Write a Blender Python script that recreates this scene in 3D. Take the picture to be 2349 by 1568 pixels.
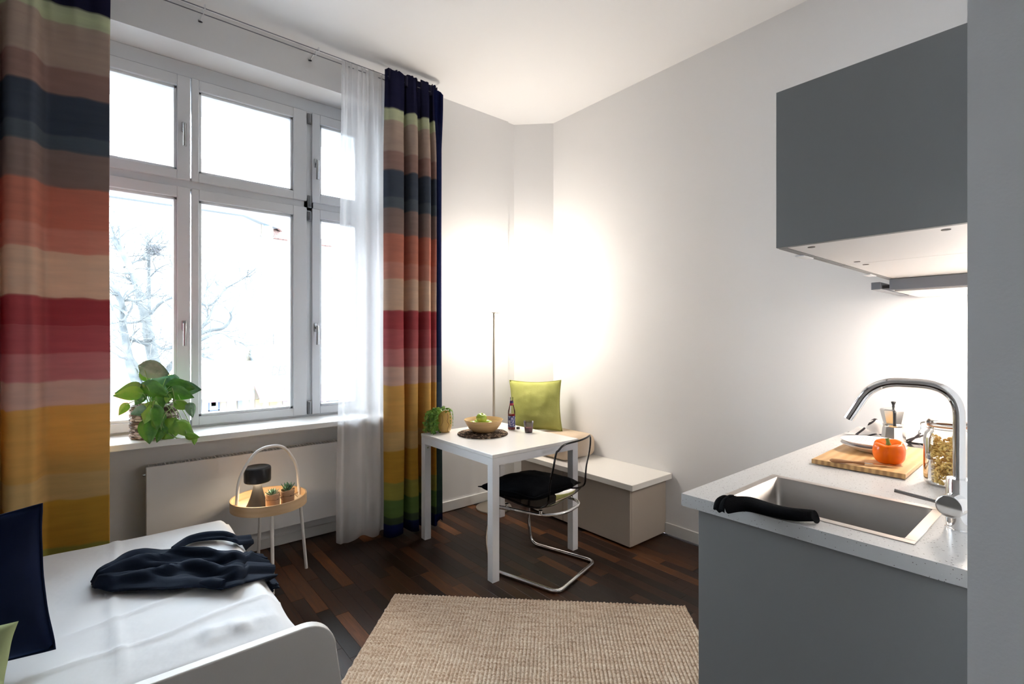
import bpy, bmesh, math, random
from mathutils import Vector, Matrix, noise
for o in list(bpy.data.objects): bpy.data.objects.remove(o)
S = bpy.context.scene
COL = S.collection
R = math.radians
random.seed(7)

# ------------------------------------------------------------------ camera (photo frame 2349 x 1568)
F, CX, HY, H = 1115.0, 1174.5, 776.0, 1.42
TH = R(50.3)
cam = bpy.data.objects.new('camera', bpy.data.cameras.new('camera'))
COL.objects.link(cam); S.camera = cam
cam.location = (0, 0, H); cam.rotation_euler = (R(90), 0, TH - R(90))
cam.data.sensor_width = 36; cam.data.lens = 36 * F / 2349
cam.data.shift_y = (HY - 784) / 2349; cam.data.clip_start = .02; cam.data.clip_end = 400

# ------------------------------------------------------------------ world, exposure
W = bpy.data.worlds.new('overcast_sky'); S.world = W; W.use_nodes = True
bg = W.node_tree.nodes['Background']
bg.inputs[0].default_value = (.86, .93, 1, 1); bg.inputs[1].default_value = 2.9
S.view_settings.view_transform = 'Standard'; S.view_settings.look = 'None'
S.view_settings.gamma = 1; S.view_settings.exposure = 2.75; S.view_settings.use_curve_mapping = False
LAMP_GLOBE, LAMP_HOOD, LAMP_TRAY = 8.5, 9.0, 8.0

# ------------------------------------------------------------------ pixel helpers (direction only)
fw = (math.cos(TH), math.sin(TH)); rt = (math.sin(TH), -math.cos(TH))
def ray(x, y):
    a = (x - CX) / F
    return Vector((fw[0] + rt[0] * a, fw[1] + rt[1] * a, (HY - y) / F))
CAM = Vector((0, 0, H))
def atz(x, y, z): v = ray(x, y); return CAM + v * ((z - H) / v.z)
def aty(x, y, Y): v = ray(x, y); return CAM + v * (Y / v.y)
def atx(x, y, X): v = ray(x, y); return CAM + v * (X / v.x)
def proj(p):
    dep = p[0] * fw[0] + p[1] * fw[1]
    if dep < .05: return None
    return (CX + F * (p[0] * rt[0] + p[1] * rt[1]) / dep, HY - F * (p[2] - H) / dep)

# ------------------------------------------------------------------ materials
def lin(c):
    if isinstance(c, str):
        c = tuple(int(c[i:i + 2], 16) / 255 for i in (0, 2, 4))
        c = tuple(v / 12.92 if v <= .04045 else ((v + .055) / 1.055) ** 2.4 for v in c)
    return tuple(c) + (1,)
def newmat(name):
    m = bpy.data.materials.new(name); m.use_nodes = True
    nt = m.node_tree; p = nt.nodes['Principled BSDF']
    return m, nt, p
def nd(nt, typ, **kw):
    n = nt.nodes.new(typ)
    for k, v in kw.items(): setattr(n, k, v)
    return n
def mat(name, col, rough=.6, metal=0, vary=None, bump=None, stretch=None, spec=None, sheen=0, trans=0, coat=0, coords='Object'):
    m, nt, p = newmat(name); L = nt.links.new
    p.inputs['Base Color'].default_value = lin(col); p.inputs['Roughness'].default_value = rough
    p.inputs['Metallic'].default_value = metal
    if spec is not None: p.inputs['Specular IOR Level'].default_value = spec
    if sheen: p.inputs['Sheen Weight'].default_value = sheen
    if coat: p.inputs['Coat Weight'].default_value = coat
    if trans: p.inputs['Transmission Weight'].default_value = trans
    tc = nd(nt, 'ShaderNodeTexCoord'); mp = nd(nt, 'ShaderNodeMapping'); L(tc.outputs[coords], mp.inputs[0])
    if stretch: mp.inputs['Scale'].default_value = stretch
    if vary:
        sc, col2 = vary[0], vary[1]
        n = nd(nt, 'ShaderNodeTexNoise'); n.inputs['Scale'].default_value = sc; n.inputs['Detail'].default_value = 4
        L(mp.outputs[0], n.inputs['Vector'])
        r = nd(nt, 'ShaderNodeValToRGB'); r.color_ramp.elements[0].color = lin(col); r.color_ramp.elements[1].color = lin(col2)
        lo, hi = vary[2] if len(vary) > 2 else (.35, .65)
        r.color_ramp.elements[0].position = lo; r.color_ramp.elements[1].position = hi
        L(n.outputs[0], r.inputs[0]); L(r.outputs[0], p.inputs['Base Color'])
    if bump:
        n = nd(nt, 'ShaderNodeTexNoise'); n.inputs['Scale'].default_value = bump[0]; n.inputs['Detail'].default_value = 3
        L(mp.outputs[0], n.inputs['Vector'])
        b = nd(nt, 'ShaderNodeBump'); b.inputs['Strength'].default_value = bump[1]; b.inputs['Distance'].default_value = bump[2] if len(bump) > 2 else .004
        L(n.outputs[0], b.inputs['Height']); L(b.outputs[0], p.inputs['Normal'])
    return m
def emit(name, col, s):
    m, nt, p = newmat(name); nt.nodes.remove(p)
    e = nd(nt, 'ShaderNodeEmission'); e.inputs[0].default_value = lin(col); e.inputs[1].default_value = s
    nt.links.new(e.outputs[0], nt.nodes['Material Output'].inputs[0]); return m
def clear(name, tint, ior=1.45, rough=.02, boost=1.0):
    """thin clear sheet: tinted see-through plus a fresnel reflection"""
    m, nt, p = newmat(name); nt.nodes.remove(p); L = nt.links.new
    t = nd(nt, 'ShaderNodeBsdfTransparent'); t.inputs[0].default_value = lin(tint)
    g = nd(nt, 'ShaderNodeBsdfGlossy'); g.inputs['Roughness'].default_value = rough
    fr = nd(nt, 'ShaderNodeFresnel'); fr.inputs[0].default_value = ior
    mu = nd(nt, 'ShaderNodeMath', operation='MULTIPLY', use_clamp=True); mu.inputs[1].default_value = boost
    L(fr.outputs[0], mu.inputs[0])
    mx = nd(nt, 'ShaderNodeMixShader'); L(mu.outputs[0], mx.inputs[0]); L(t.outputs[0], mx.inputs[1]); L(g.outputs[0], mx.inputs[2])
    L(mx.outputs[0], nt.nodes['Material Output'].inputs[0]); return m

m_wall = mat('white_wall_paint', (.84, .84, .85), .9, bump=(60, .08))
m_ceil = mat('white_ceiling_paint', (.86, .86, .87), .95)
m_trim = mat('white_trim_paint', (.78, .78, .77), .45)
m_frame = mat('white_window_lacquer', (.74, .76, .79), .3)
m_white = mat('white_lacquer', (.86, .87, .89), .28)
m_alu = mat('brushed_metal', (.46, .47, .48), .25, 1)
m_chrome = mat('chrome', (.86, .87, .88), .06, 1)
m_black = mat('black_paint', (.012, .013, .016), .38)
m_dark = mat('dark_gap', (.03, .03, .032), .6)
m_glass = clear('window_glass', (.95, .975, .985), 1.3)

# ------------------------------------------------------------------ mesh helpers
class G:
    def __init__(s): s.bm = bmesh.new()
    def box(s, x0, x1, y0, y1, z0, z1, bev=0, seg=1, mtx=None):
        b = bmesh.new(); bmesh.ops.create_cube(b, size=1)
        for v in b.verts: v.co = Vector(((x0 + x1) / 2 + v.co.x * (x1 - x0), (y0 + y1) / 2 + v.co.y * (y1 - y0), (z0 + z1) / 2 + v.co.z * (z1 - z0)))
        if bev: bmesh.ops.bevel(b, geom=b.edges[:], offset=bev, segments=seg, affect='EDGES', profile=.5)
        if mtx is not None: bmesh.ops.transform(b, matrix=mtx, verts=b.verts)
        s.add(b); return s
    def add(s, b):
        me = bpy.data.meshes.new('tmp'); b.to_mesh(me); b.free(); s.bm.from_mesh(me); bpy.data.meshes.remove(me)
    def tube(s, pts, r, n=10, closed=False, caps=True):
        pts = [Vector(p) for p in pts]; rs = r if isinstance(r, (list, tuple)) else [r] * len(pts)
        N = len(pts); rings = []; up = None
        for i, p in enumerate(pts):
            if closed: d = pts[(i + 1) % N] - pts[i - 1]
            else: d = pts[min(i + 1, N - 1)] - pts[max(i - 1, 0)]
            if d.length < 1e-9: d = Vector((0, 0, 1))
            d.normalize()
            if up is None: up = Vector((0, 0, 1)) if abs(d.z) < .9 else Vector((1, 0, 0))
            a = d.cross(up)
            if a.length < 1e-6: a = d.orthogonal()
            a.normalize(); b = a.cross(d).normalized(); up = b
            rings.append([s.bm.verts.new(p + (a * math.cos(2 * math.pi * k / n) + b * math.sin(2 * math.pi * k / n)) * rs[i]) for k in range(n)])
        for i in range(N if closed else N - 1):
            A, B = rings[i], rings[(i + 1) % N]
            for k in range(n): s.bm.faces.new((A[k], A[(k + 1) % n], B[(k + 1) % n], B[k]))
        if caps and not closed:
            s.bm.faces.new(rings[0][::-1]); s.bm.faces.new(rings[-1])
        return s
    def lathe(s, prof, n=32, c=(0, 0, 0), sx=1, sy=1):
        rings = []
        for r, z in prof:
            if r < 1e-6: rings.append([s.bm.verts.new((c[0], c[1], c[2] + z))])
            else: rings.append([s.bm.verts.new((c[0] + sx * r * math.cos(2 * math.pi * k / n), c[1] + sy * r * math.sin(2 * math.pi * k / n), c[2] + z)) for k in range(n)])
        for A, B in zip(rings, rings[1:]):
            for k in range(n):
                if len(A) == 1 and len(B) == 1: continue
                if len(A) == 1: s.bm.faces.new((A[0], B[(k + 1) % n], B[k]))
                elif len(B) == 1: s.bm.faces.new((A[k], A[(k + 1) % n], B[0]))
                else: s.bm.faces.new((A[k], A[(k + 1) % n], B[(k + 1) % n], B[k]))
        return s
    def grid(s, fn, nu, nv, wrap=False):
        vs = [[s.bm.verts.new(fn(i / (nu if wrap else nu - 1), j / (nv - 1))) for j in range(nv)] for i in range(nu)]
        for i in range(nu if wrap else nu - 1):
            for j in range(nv - 1):
                a = (i + 1) % nu
                s.bm.faces.new((vs[i][j], vs[a][j], vs[a][j + 1], vs[i][j + 1]))
        return s
    def poly(s, pts, thick=None):
        """flat polygon, extruded by vector thick"""
        vs = [s.bm.verts.new(p) for p in pts]
        f = s.bm.faces.new(vs)
        if thick is not None:
            r = bmesh.ops.extrude_face_region(s.bm, geom=[f])
            for e in r['geom']:
                if isinstance(e, bmesh.types.BMVert): e.co += Vector(thick)
        return s
    def build(s, name, m, parent=None, smooth=None, solid=0, sub=0, bev=0, loc=None):
        bmesh.ops.recalc_face_normals(s.bm, faces=s.bm.faces)
        me = bpy.data.meshes.new(name); s.bm.to_mesh(me); s.bm.free()
        me.materials.append(m); o = bpy.data.objects.new(name, me); COL.objects.link(o)
        if parent: o.parent = parent
        if loc: o.location = loc
        if smooth is not None:
            if smooth >= 180: me.shade_smooth()
            else: me.shade_smooth(); me.set_sharp_from_angle(angle=R(smooth))
        if solid:
            md = o.modifiers.new('solid', 'SOLIDIFY'); md.thickness = abs(solid); md.offset = 0 if solid > 0 else 1
        if bev:
            md = o.modifiers.new('bevel', 'BEVEL'); md.width = bev; md.segments = 2; md.limit_method = 'ANGLE'
        if sub:
            md = o.modifiers.new('sub', 'SUBSURF'); md.levels = sub; md.render_levels = sub
        return o
def tag(o, label=None, cat=None, group=None, kind=None):
    if label: o['label'] = label
    if cat: o['category'] = cat
    if group: o['group'] = group
    if kind: o['kind'] = kind
    return o
def thing(name, loc, rz=0, label=None, cat=None, group=None, kind=None):
    e = bpy.data.objects.new(name, None); COL.objects.link(e); e.location = loc; e.rotation_euler = (0, 0, rz)
    e.empty_display_size = .05
    return tag(e, label, cat, group, kind)
def copy_tree(o, parent=None):
    c = o.copy(); COL.objects.link(c)
    if parent: c.parent = parent
    for ch in o.children: copy_tree(ch, c)
    return c
def struct(o): o['kind'] = 'structure'; return o
def fillet(pts, r, n=6):
    """round the corners of a polyline"""
    pts = [Vector(p) for p in pts]; out = [pts[0]]
    for i in range(1, len(pts) - 1):
        a, b, c = pts[i - 1], pts[i], pts[i + 1]
        u = (a - b); v = (c - b); k = min(r, u.length * .49, v.length * .49); u.normalize(); v.normalize()
        A, C = b + u * k, b + v * k
        for j in range(n + 1):
            t = j / n; out.append(A * (1 - t) ** 2 + b * 2 * t * (1 - t) + C * t * t)
    out.append(pts[-1]); return out
def smoothstep(a, b, x):
    t = max(0, min(1, (x - a) / (b - a))); return t * t * (3 - 2 * t)
def interp(pts, t):
    """Catmull-Rom through pts"""
    n = len(pts) - 1; f = t * n; i = min(int(f), n - 1); u = f - i
    P = lambda k: Vector(pts[max(0, min(n, k))])
    a, b, c, d = P(i - 1), P(i), P(i + 1), P(i + 2)
    return .5 * ((2 * b) + (c - a) * u + (2 * a - 5 * b + 4 * c - d) * u * u + (3 * b - a - 3 * c + d) * u ** 3)
def nz(x, y=0, z=0): return noise.noise(Vector((x, y, z)))

# ================================================================== ROOM SHELL
XR, YW, ZC = 3.128, 3.415, 3.385          # right wall, window wall, ceiling
XL, YB = -2.6, -2.2                       # walls behind the camera
NX0, NX1, NT = -.62, 1.70, 3.15           # window niche
YN, YO = 3.595, 4.12                      # niche back below the sill, outer face
g = G()
g.box(XL - .2, NX0, YW, YO, 0, ZC); g.box(NX1, 2.79, YW, YO, 0, ZC); g.box(NX0, NX1, YW, YO - .4, NT, ZC)
g.box(NX0, NX1, YN, YO, -.1, .835)
g.box(NX0, NX1, 3.72, YO, 3.03, ZC); g.box(NX0, -.40, 3.72, YO, .8, 3.03); g.box(1.63, NX1, 3.72, YO, .8, 3.03)
struct(g.build('wall_window', m_wall))
g = G()
g.poly([(2.79, 3.43, 0), (2.872, 3.43, 0), (3.128, 3.175, 0), (3.33, 3.175, 0), (3.33, YO, 0), (2.79, YO, 0)], (0, 0, ZC))
struct(g.build('wall_corner', m_wall))
struct(G().box(XR, XR + .2, YB, 3.175, 0, ZC).build('wall_right', m_wall))
struct(G().box(XL, 1.42, YB - .2, YB, 0, ZC).build('wall_back', m_wall))
struct(G().box(XL - .2, XL, YB, YW, 0, ZC).build('wall_left', m_wall))
struct(G().box(1.42, XR, -.1, .13, 0, ZC).build('wall_kitchen', m_wall))
PX = 1.30; PY = PX * .171 / 1.3595
struct(G().box(PX, 1.42, YB, PY, 0, ZC).build('wall_partition', mat('white_partition_paint', (.84, .84, .85), .9, bump=(130, .25, .002))))
struct(G().box(XL - .2, XR + .2, YB - .2, YO, ZC, ZC + .15).build('ceiling', m_ceil))
g = G(); g.box(-.40, 1.63, 3.728, YO, 3.012, 3.03); g.box(1.612, 1.63, 3.728, YO, .80, 3.012); g.box(-.40, -.382, 3.728, YO, .80, 3.012)
struct(g.build('trim_1', mat('pale_exterior_reveal', (.60, .60, .60), .9)))
# baseboards
def base(name, *a):
    g = G()
    for q in a: g.box(*q, bev=.003)
    return struct(g.build(name, m_trim))
base('baseboard_window', (XL, NX0, YW - .014, YW, .004, .085), (NX1, 2.79, YW - .014, YW, .004, .085), (NX0, NX1, YN - .015, YN, .004, .075))
base('baseboard_right', (XR - .014, XR, .885, 2.01, .004, .085))
base('baseboard_left', (XL, XL + .014, YB, YW, .004, .085))
base('baseboard_back', (XL, 1.3, YB, YB + .014, .004, .085))

# ------------------------------------------------------------------ floor of dark parquet strips
def plank_material(name, obj_random=True):
    m, nt, p = newmat(name); L = nt.links.new
    tc = nd(nt, 'ShaderNodeTexCoord'); oi = nd(nt, 'ShaderNodeObjectInfo')
    r = nd(nt, 'ShaderNodeValToRGB'); cr = r.color_ramp
    cols = [(0, '1b110b'), (.2, '27170f'), (.42, '301d14'), (.6, '3a2416'), (.78, '4a2d1a'), (.9, '5f3a1f'), (1, '6e4425')]
    cr.elements[0].position, cr.elements[0].color = 0, lin(cols[0][1]); cr.elements[1].position, cr.elements[1].color = 1, lin(cols[-1][1])
    for q, c in cols[1:-1]: e = cr.elements.new(q); e.color = lin(c)
    L(oi.outputs['Random'], r.inputs[0])
    mp = nd(nt, 'ShaderNodeMapping'); mp.inputs['Scale'].default_value = (40, 3.0, 40)
    add = nd(nt, 'ShaderNodeVectorMath', operation='ADD'); cm = nd(nt, 'ShaderNodeCombineXYZ')
    mm = nd(nt, 'ShaderNodeMath', operation='MULTIPLY'); mm.inputs[1].default_value = 37
    L(oi.outputs['Random'], mm.inputs[0]); L(mm.outputs[0], cm.inputs[0]); L(mm.outputs[0], cm.inputs[1])
    L(tc.outputs['Object'], add.inputs[0]); L(cm.outputs[0], add.inputs[1]); L(add.outputs[0], mp.inputs[0])
    n = nd(nt, 'ShaderNodeTexNoise'); n.inputs['Scale'].default_value = 1.6; n.inputs['Detail'].default_value = 6; n.inputs['Distortion'].default_value = 1.2
    L(mp.outputs[0], n.inputs['Vector'])
    mx = nd(nt, 'ShaderNodeMixRGB', blend_type='MULTIPLY'); mx.inputs[0].default_value = .75
    r2 = nd(nt, 'ShaderNodeValToRGB'); r2.color_ramp.elements[0].color = (.45, .42, .4, 1); r2.color_ramp.elements[1].color = (1.35, 1.3, 1.25, 1)
    r2.color_ramp.elements[0].position = .3; r2.color_ramp.elements[1].position = .7
    L(n.outputs[0], r2.inputs[0]); L(r.outputs[0], mx.inputs[1]); L(r2.outputs[0], mx.inputs[2]); L(mx.outputs[0], p.inputs['Base Color'])
    mr = nd(nt, 'ShaderNodeMapRange'); mr.inputs[3].default_value = .28; mr.inputs[4].default_value = .46
    L(n.outputs[0], mr.inputs[0]); L(mr.outputs[0], p.inputs['Roughness'])
    b = nd(nt, 'ShaderNodeBump'); b.inputs['Strength'].default_value = .12; b.inputs['Distance'].default_value = .002
    L(n.outputs[0], b.inputs['Height']); L(b.outputs[0], p.inputs['Normal'])
    return m
m_plank = plank_material('dark_smoked_oak'); m_plank.node_tree.nodes['Principled BSDF'].inputs['Specular IOR Level'].default_value = .32
floor = struct(G().box(XL, XR, YB, 3.66, -.15, -.010).build('floor', mat('floor_underlay', (.02, .014, .01), .8)))
RUG = dict(L=Vector((1.217, 2.483)), R=Vector((2.343, 1.39)), depth=.80)
rug_u = (RUG['R'] - RUG['L']).normalized(); rug_v = Vector((rug_u.y, -rug_u.x))
if rug_v.x > 0: rug_v = -rug_v
def hidden_floor(x, y):
    q = proj((x, y, 0))
    if q is None or not (-60 < q[0] < 1640 and q[1] < 1620): return True
    if x < .42 and 1.75 < y < 3.2 : return True
    if x > 2.74 and y > 2.08: return True
    if x > 1.55 and y < .8: return True
    r = Vector((x, y)) - RUG['L']; a, b = r.dot(rug_u), r.dot(rug_v)
    if .1 < a < 1.5 and .12 < b < .7: return True
    return False
PWD = .0685
plank_meshes = {}
rest = G(); count = 0
rr = random.Random(3); x = XL; col_i = 0
cand = []
while x < XR - .01:
    y = YB - rr.random() * .5
    while y < 3.60:
        ln = rr.choice((.46, .56, .66)); y1 = min(y + ln, 3.60); y0 = max(y, YB)
        if y1 - y0 > .03: cand.append((x, min(x + PWD, XR), y0, y1))
        y += ln
    x += PWD
vis = []
for c in cand:
    xs = (c[0] + c[1]) / 2
    if all(hidden_floor(xs, c[2] + (c[3] - c[2]) * t) for t in (.03, .5, .97)): rest.box(c[0] + .0006, c[1] - .0006, c[2] + .0006, c[3] - .0006, -.012, 0)
    else: vis.append(c)
vis.sort(key=lambda c: c[0] + c[1] + c[2] + c[3])
for i, c in enumerate(vis):
    if i >= 300: rest.box(c[0] + .0006, c[1] - .0006, c[2] + .0006, c[3] - .0006, -.012, 0); continue
    k = (round(c[1] - c[0], 3), round(c[3] - c[2], 3))
    if k not in plank_meshes:
        o = G().box(-k[0] / 2 + .0005, k[0] / 2 - .0005, -k[1] / 2 + .0005, k[1] / 2 - .0005, -.012, 0, bev=.0008).build('plank', m_plank)
        plank_meshes[k] = o.data
    else:
        o = bpy.data.objects.new('plank', plank_meshes[k]); COL.objects.link(o)
    o.parent = floor; o.location = ((c[0] + c[1]) / 2, (c[2] + c[3]) / 2, 0)
o = rest.build('plank_field', m_plank, floor); o['kind'] = 'stuff'

# ------------------------------------------------------------------ window
win = thing('window_1', (0, 3.64, 0)); struct(win)
g = G(); YF0, YF1 = .01, .085
g.box(-.41, -.33, YF0, YF1, .86, 3.15, .003); g.box(1.555, 1.64, YF0, YF1, .86, 3.15, .003)
g.box(-.33, 1.555, YF0, YF1, 3.06, 3.15, .003); g.box(-.33, 1.555, YF0, YF1, .845, .905, .003)
g.box(-.33, 1.555, YF0, YF1, 2.345, 2.43, .003); g.box(1.08, 1.15, YF0, YF1, .905, 3.06, .003)
g.build('window_frame', m_frame, win)
m_bead = mat('white_glazing_bead', (.84, .87, .9), .3)
def sash(x0, x1, z0, z1, gx0, gx1, gz0, gz1):
    g = G()
    for a in ((x0, gx0, z0, z1), (gx1, x1, z0, z1), (gx0, gx1, z0, gz0), (gx0, gx1, gz1, z1)):
        g.box(a[0], a[1], -.012, .06, a[2], a[3], .003)
    s = g.build('sash', m_frame, win)
    g = G(); e = .016
    for a in ((gx0, gx0 + e, gz0, gz1), (gx1 - e, gx1, gz0, gz1), (gx0, gx1, gz0, gz0 + e), (gx0, gx1, gz1 - e, gz1)):
        g.box(a[0], a[1], .008, .075, a[2], a[3], .002)
    g.build('glazing_bead', m_bead, s)
    g = G(); g.poly([(gx0, .04, gz0), (gx1, .04, gz0), (gx1, .04, gz1), (gx0, .04, gz1)], (0, .004, 0)); g.build('pane', m_glass, s)
    return s
def handle(s, x, z, flip=1):
    h = G().box(x - .013, x + .013, -.022, -.012, z - .033, z + .033, .005, 2).build('handle_plate', m_alu, s)
    g = G(); g.tube([(x, -.02, z), (x, -.055, z)], .008, 10)
    g.tube(fillet([(x, -.052, z + .012), (x, -.056, z - .03), (x, -.052, z - .125)], .03), .0095, 10)
    g.build('handle', m_alu, s, smooth=40)
SZ = ((.872, 2.362, .925, 2.295), (2.408, 3.052, 2.465, 2.985))
for i, (z0, z1, a, b) in enumerate(SZ):
    s = sash(-.35, .394, z0, z1, -.26, .326, a, b); handle(s, .362, (1.50, 2.73)[i])
    sash(.401, 1.096, z0, z1, .44, 1.006, a, b)
    s = sash(1.134, 1.585, z0, z1, 1.19, 1.475, a, b); handle(s, 1.158, (1.50, 2.69)[i])
for z0, z1 in ((2.965, 3.04), (2.36, 2.45), (2.265, 2.335), (.875, .97)):
    g = G(); g.box(1.100, 1.128, -.02, -.004, z0, z1, .004, 2); g.tube([(1.114, -.022, z0 + .008), (1.114, -.022, z1 - .008)], .007, 8)
    g.build('hinge', mat('dark_hinge_metal', (.25, .26, .28), .35, .9), win, smooth=40)
G().box(NX0 + .002, NX1 - .002, -.33, .06, .822, .857, .004, 2).build('window_sill', mat('white_sill', (.84, .84, .83), .4), win)

# ================================================================== OUTSIDE
GZ = -5.6
struct(G().box(-60, 90, YO + .5, 120, GZ - .3, GZ).build('street', mat('grey_asphalt', (.22, .22, .23), .9)))
m_cream = mat('cream_render', (.30, .272, .222), .9)
m_cream2 = mat('warm_shop_render', (.30, .27, .215), .9)
m_white_out = mat('white_exterior_paint', (.36, .345, .32), .8)
m_pane = mat('blue_grey_house_glass', (.10, .14, .19), .15)
m_pane2 = mat('violet_house_glass', (.13, .12, .17), .2)
m_zinc = mat('zinc_gutter', (.16, .19, .22), .5)
def tiles(name):
    m, nt, p = newmat(name); L = nt.links.new
    tc = nd(nt, 'ShaderNodeTexCoord'); b = nd(nt, 'ShaderNodeTexBrick')
    mp = nd(nt, 'ShaderNodeMapping'); mp.inputs['Scale'].default_value = (1, 1, 1); L(tc.outputs['UV'], mp.inputs[0]); L(mp.outputs[0], b.inputs[0])
    b.inputs['Color1'].default_value = lin((.13, .075, .065)); b.inputs['Color2'].default_value = lin((.115, .067, .058)); b.inputs['Mortar'].default_value = lin((.06, .036, .033))
    b.inputs['Scale'].default_value = 1; b.inputs['Mortar Size'].default_value = .035; b.inputs['Brick Width'].default_value = .34; b.inputs['Row Height'].default_value = .36
    L(b.outputs[0], p.inputs['Base Color']); p.inputs['Roughness'].default_value = .8; return m
m_tile = tiles('red_roof_tiles')
def roof_part(name, pts, parent, thick=.12):
    """sloping slab of roof; uv in metres along and up the slope"""
    pts = [Vector(p) for p in pts]; g = G(); n = (pts[1] - pts[0]).cross(pts[-1] - pts[0]).normalized()
    if n.z < 0: n = -n
    g.poly(pts, -n * thick); o = g.build(name, m_tile, parent)
    u = (pts[1] - pts[0]).normalized(); v = n.cross(u)
    uv = o.data.uv_layers.new(name='UVMap')
    for l in o.data.loops:
        c = o.data.vertices[l.vertex_index].co; uv.data[l.index].uv = (c.dot(u), c.dot(v))
    return o
DF = 36.0
P = lambda x, y, Y=DF: aty(x, y, Y)
house = thing('apartment_building', (0, 0, 0), label='cream apartment house with red tiled roof across the street', cat='building')
ze = P(455, 480).z
g = G(); xa, xb = P(60, 500).x, P(558, 500).x; xc = P(592, 500, 37.5).x; xd = P(627, 500, 38.5).x
zl = P(520, 833, 34.6).z
g.poly([(xa, DF, zl), (xb, DF, zl), (xc, 37.5, zl), (xd, 38.5, zl), (xd, 48, zl), (xa, 48, zl)], (0, 0, ze - zl)); g.build('wall', m_cream, house)
xe, xf = P(629, 600, 38.5).x, P(752, 600, 38.5).x
g = G(); z2 = P(645, 548, 38.5).z; g.box(xd, xf, 38.5, 48, GZ, z2); g.build('wall', m_white_out, house)
g = G(); g.box(P(628, 600, 38.45).x, P(638, 600, 38.45).x, 38.42, 38.5, P(630, 805, 38.45).z, P(630, 552, 38.45).z)
g.build('glass_block_strip', mat('glass_block_blue', (.13, .17, .23), .3, vary=(6, (.22, .26, .32))), house)
# cornice and string course
g = G(); g.box(xa, xb, DF - .5, DF + .1, ze - .05, ze + .22); g.poly([(xb, DF - .5, ze - .05), (xc + .3, 37.1, ze - .05), (xd + .3, 38.2, ze - .05), (xd, 38.8, ze - .05), (xb, DF + .5, ze - .05)], (0, 0, .27)); g.build('gutter', m_zinc, house)
g = G(); zs = P(500, 594).z; g.box(xa, xb, DF - .12, DF, zs - .1, zs + .06); g.build('string_course', m_zinc, house)
# roof
rz = 44
r0, r1 = aty(60, 282, rz), aty(530, 378, rz); r1.z = (r0.z + r1.z) / 2; r0.z = r1.z
eL, eR = Vector((xa, DF - .5, ze + .2)), Vector((xb, DF - .5, ze + .2))
roof_part('roof', [eL, eR, r1, r0], house)
roof_part('roof', [eR, (xd, 38.2, ze + .2), (xd + 4, 44, ze - .6), r1], house)
roof_part('roof', [(xd, 38.3, z2), (xf + .25, 38.3, z2 - .1), aty(662, 497, 42), aty(600, 440, 43)], house)
g = G(); cx = aty(282, 340, 41); g.box(cx.x - .28, cx.x + .28, 40.5, 41.5, ze, cx.z + .75); g.build('chimney', m_white_out, house)
def house_window(x0, y0, x1, y1, fx=.36, Y=DF, par=house, m=m_pane):
    a, b = aty(x0, y0, Y), aty((x0 + x1) / 2, (y0 + y1) / 2, Y); c = aty(x1, y1, Y)
    X0, X1 = a.x, c.x; mid = (a.z + aty(x1, y0, Y).z) / 2; Z1 = aty((x0 + x1) / 2, y0 + (0), Y).z; Z0 = aty((x0 + x1) / 2, y1, Y).z
    w = G().box(X0 - .12, X1 + .12, Y - .06, Y + .02, Z0 - .12, Z1 + .06).build('window', m_white_out, par)
    cols = ((0, fx - .06), (fx + .06, 1)) if fx else ((0, 1),)
    for u0, u1 in cols:
        for v0, v1 in ((0, .62), (.72, 1)):
            G().box(X0 + (X1 - X0) * u0, X0 + (X1 - X0) * u1, Y - .09, Y - .04, Z0 + (Z1 - Z0) * v0, Z0 + (Z1 - Z0) * v1).build('pane', m, w)
    G().box(X0 - .2, X1 + .2, Y - .16, Y, Z0 - .2, Z0 - .12).build('sill', m_zinc, w)
for q in ((470, 507, 532, 563), (470, 622, 532, 672), (468, 737, 530, 788)): house_window(*q)
for q in ((331, 496, 375, 556), (332, 614, 373, 668), (338, 742, 374, 792)): house_window(*q, fx=.5, m=m_pane2 if q[1] > 600 else m_pane)
for q in ((236, 480, 264, 545), (236, 600, 264, 655), (238, 735, 266, 785)): house_window(*q, fx=.5)
for q in ((564, 520, 570, 570), (604, 515, 620, 538), (604, 616, 620, 630), (604, 745, 620, 790)):
    house_window(*q, fx=0, Y=36.3 if q[0] < 600 else 37.7)
# shop row on the ground floor
DS = 34.6
shop = thing('shop_building', (0, DS, 0), label='low shop row with pink awnings and grey letters across the street', cat='building')
def SP(x, y, Y=DS): v = aty(x, y, Y); return Vector((v.x, v.y - DS, v.z))
sx0, sx1 = SP(60, 850).x, SP(900, 850).x; sz1 = SP(680, 826).z
G().box(sx0, sx1, 0, 1.4, GZ, sz1).build('wall', m_cream2, shop)
G().box(SP(590, 800).x, sx1, -.15, 3.6, sz1, sz1 + .12).build('flat_roof', m_zinc, shop)
g = G(); g.box(SP(590, 800).x, sx1, 1.2, 3.4, sz1 + .1, SP(640, 800, 37).z); g.build('roof_edge', mat('pale_blue_zinc', (.27, .32, .37), .5), shop)
G().box(SP(601, 790, 35.6).x, SP(626, 790, 35.6).x, .6, 1.5, sz1 + .05, SP(610, 790, 35.6).z).build('brick_box', mat('red_brick_box', (.24, .14, .125), .9), shop)
m_pink = mat('pink_awning_cloth', (.19, .10, .118), .9)
m_pink2 = mat('deep_pink_valance', (.26, .11, .145), .9)
for k, (x0, x1) in enumerate(((457, 572), (583, 700), (708, 800))):
    a, b = SP(x0, 884).x, SP(x1, 884).x; zt, zb = SP((x0 + x1) / 2, 881).z, SP((x0 + x1) / 2, 908, DS - 1.4).z
    aw = G().poly([(a, -.02, zt), (b, -.02, zt), (b, -1.4, zb), (a, -1.4, zb)], (0, 0, -.05)).build('awning', m_pink, shop)
    G().box(a, b, -1.44, -1.40, zb - .32, zb).build('valance', m_pink2, aw)
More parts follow.
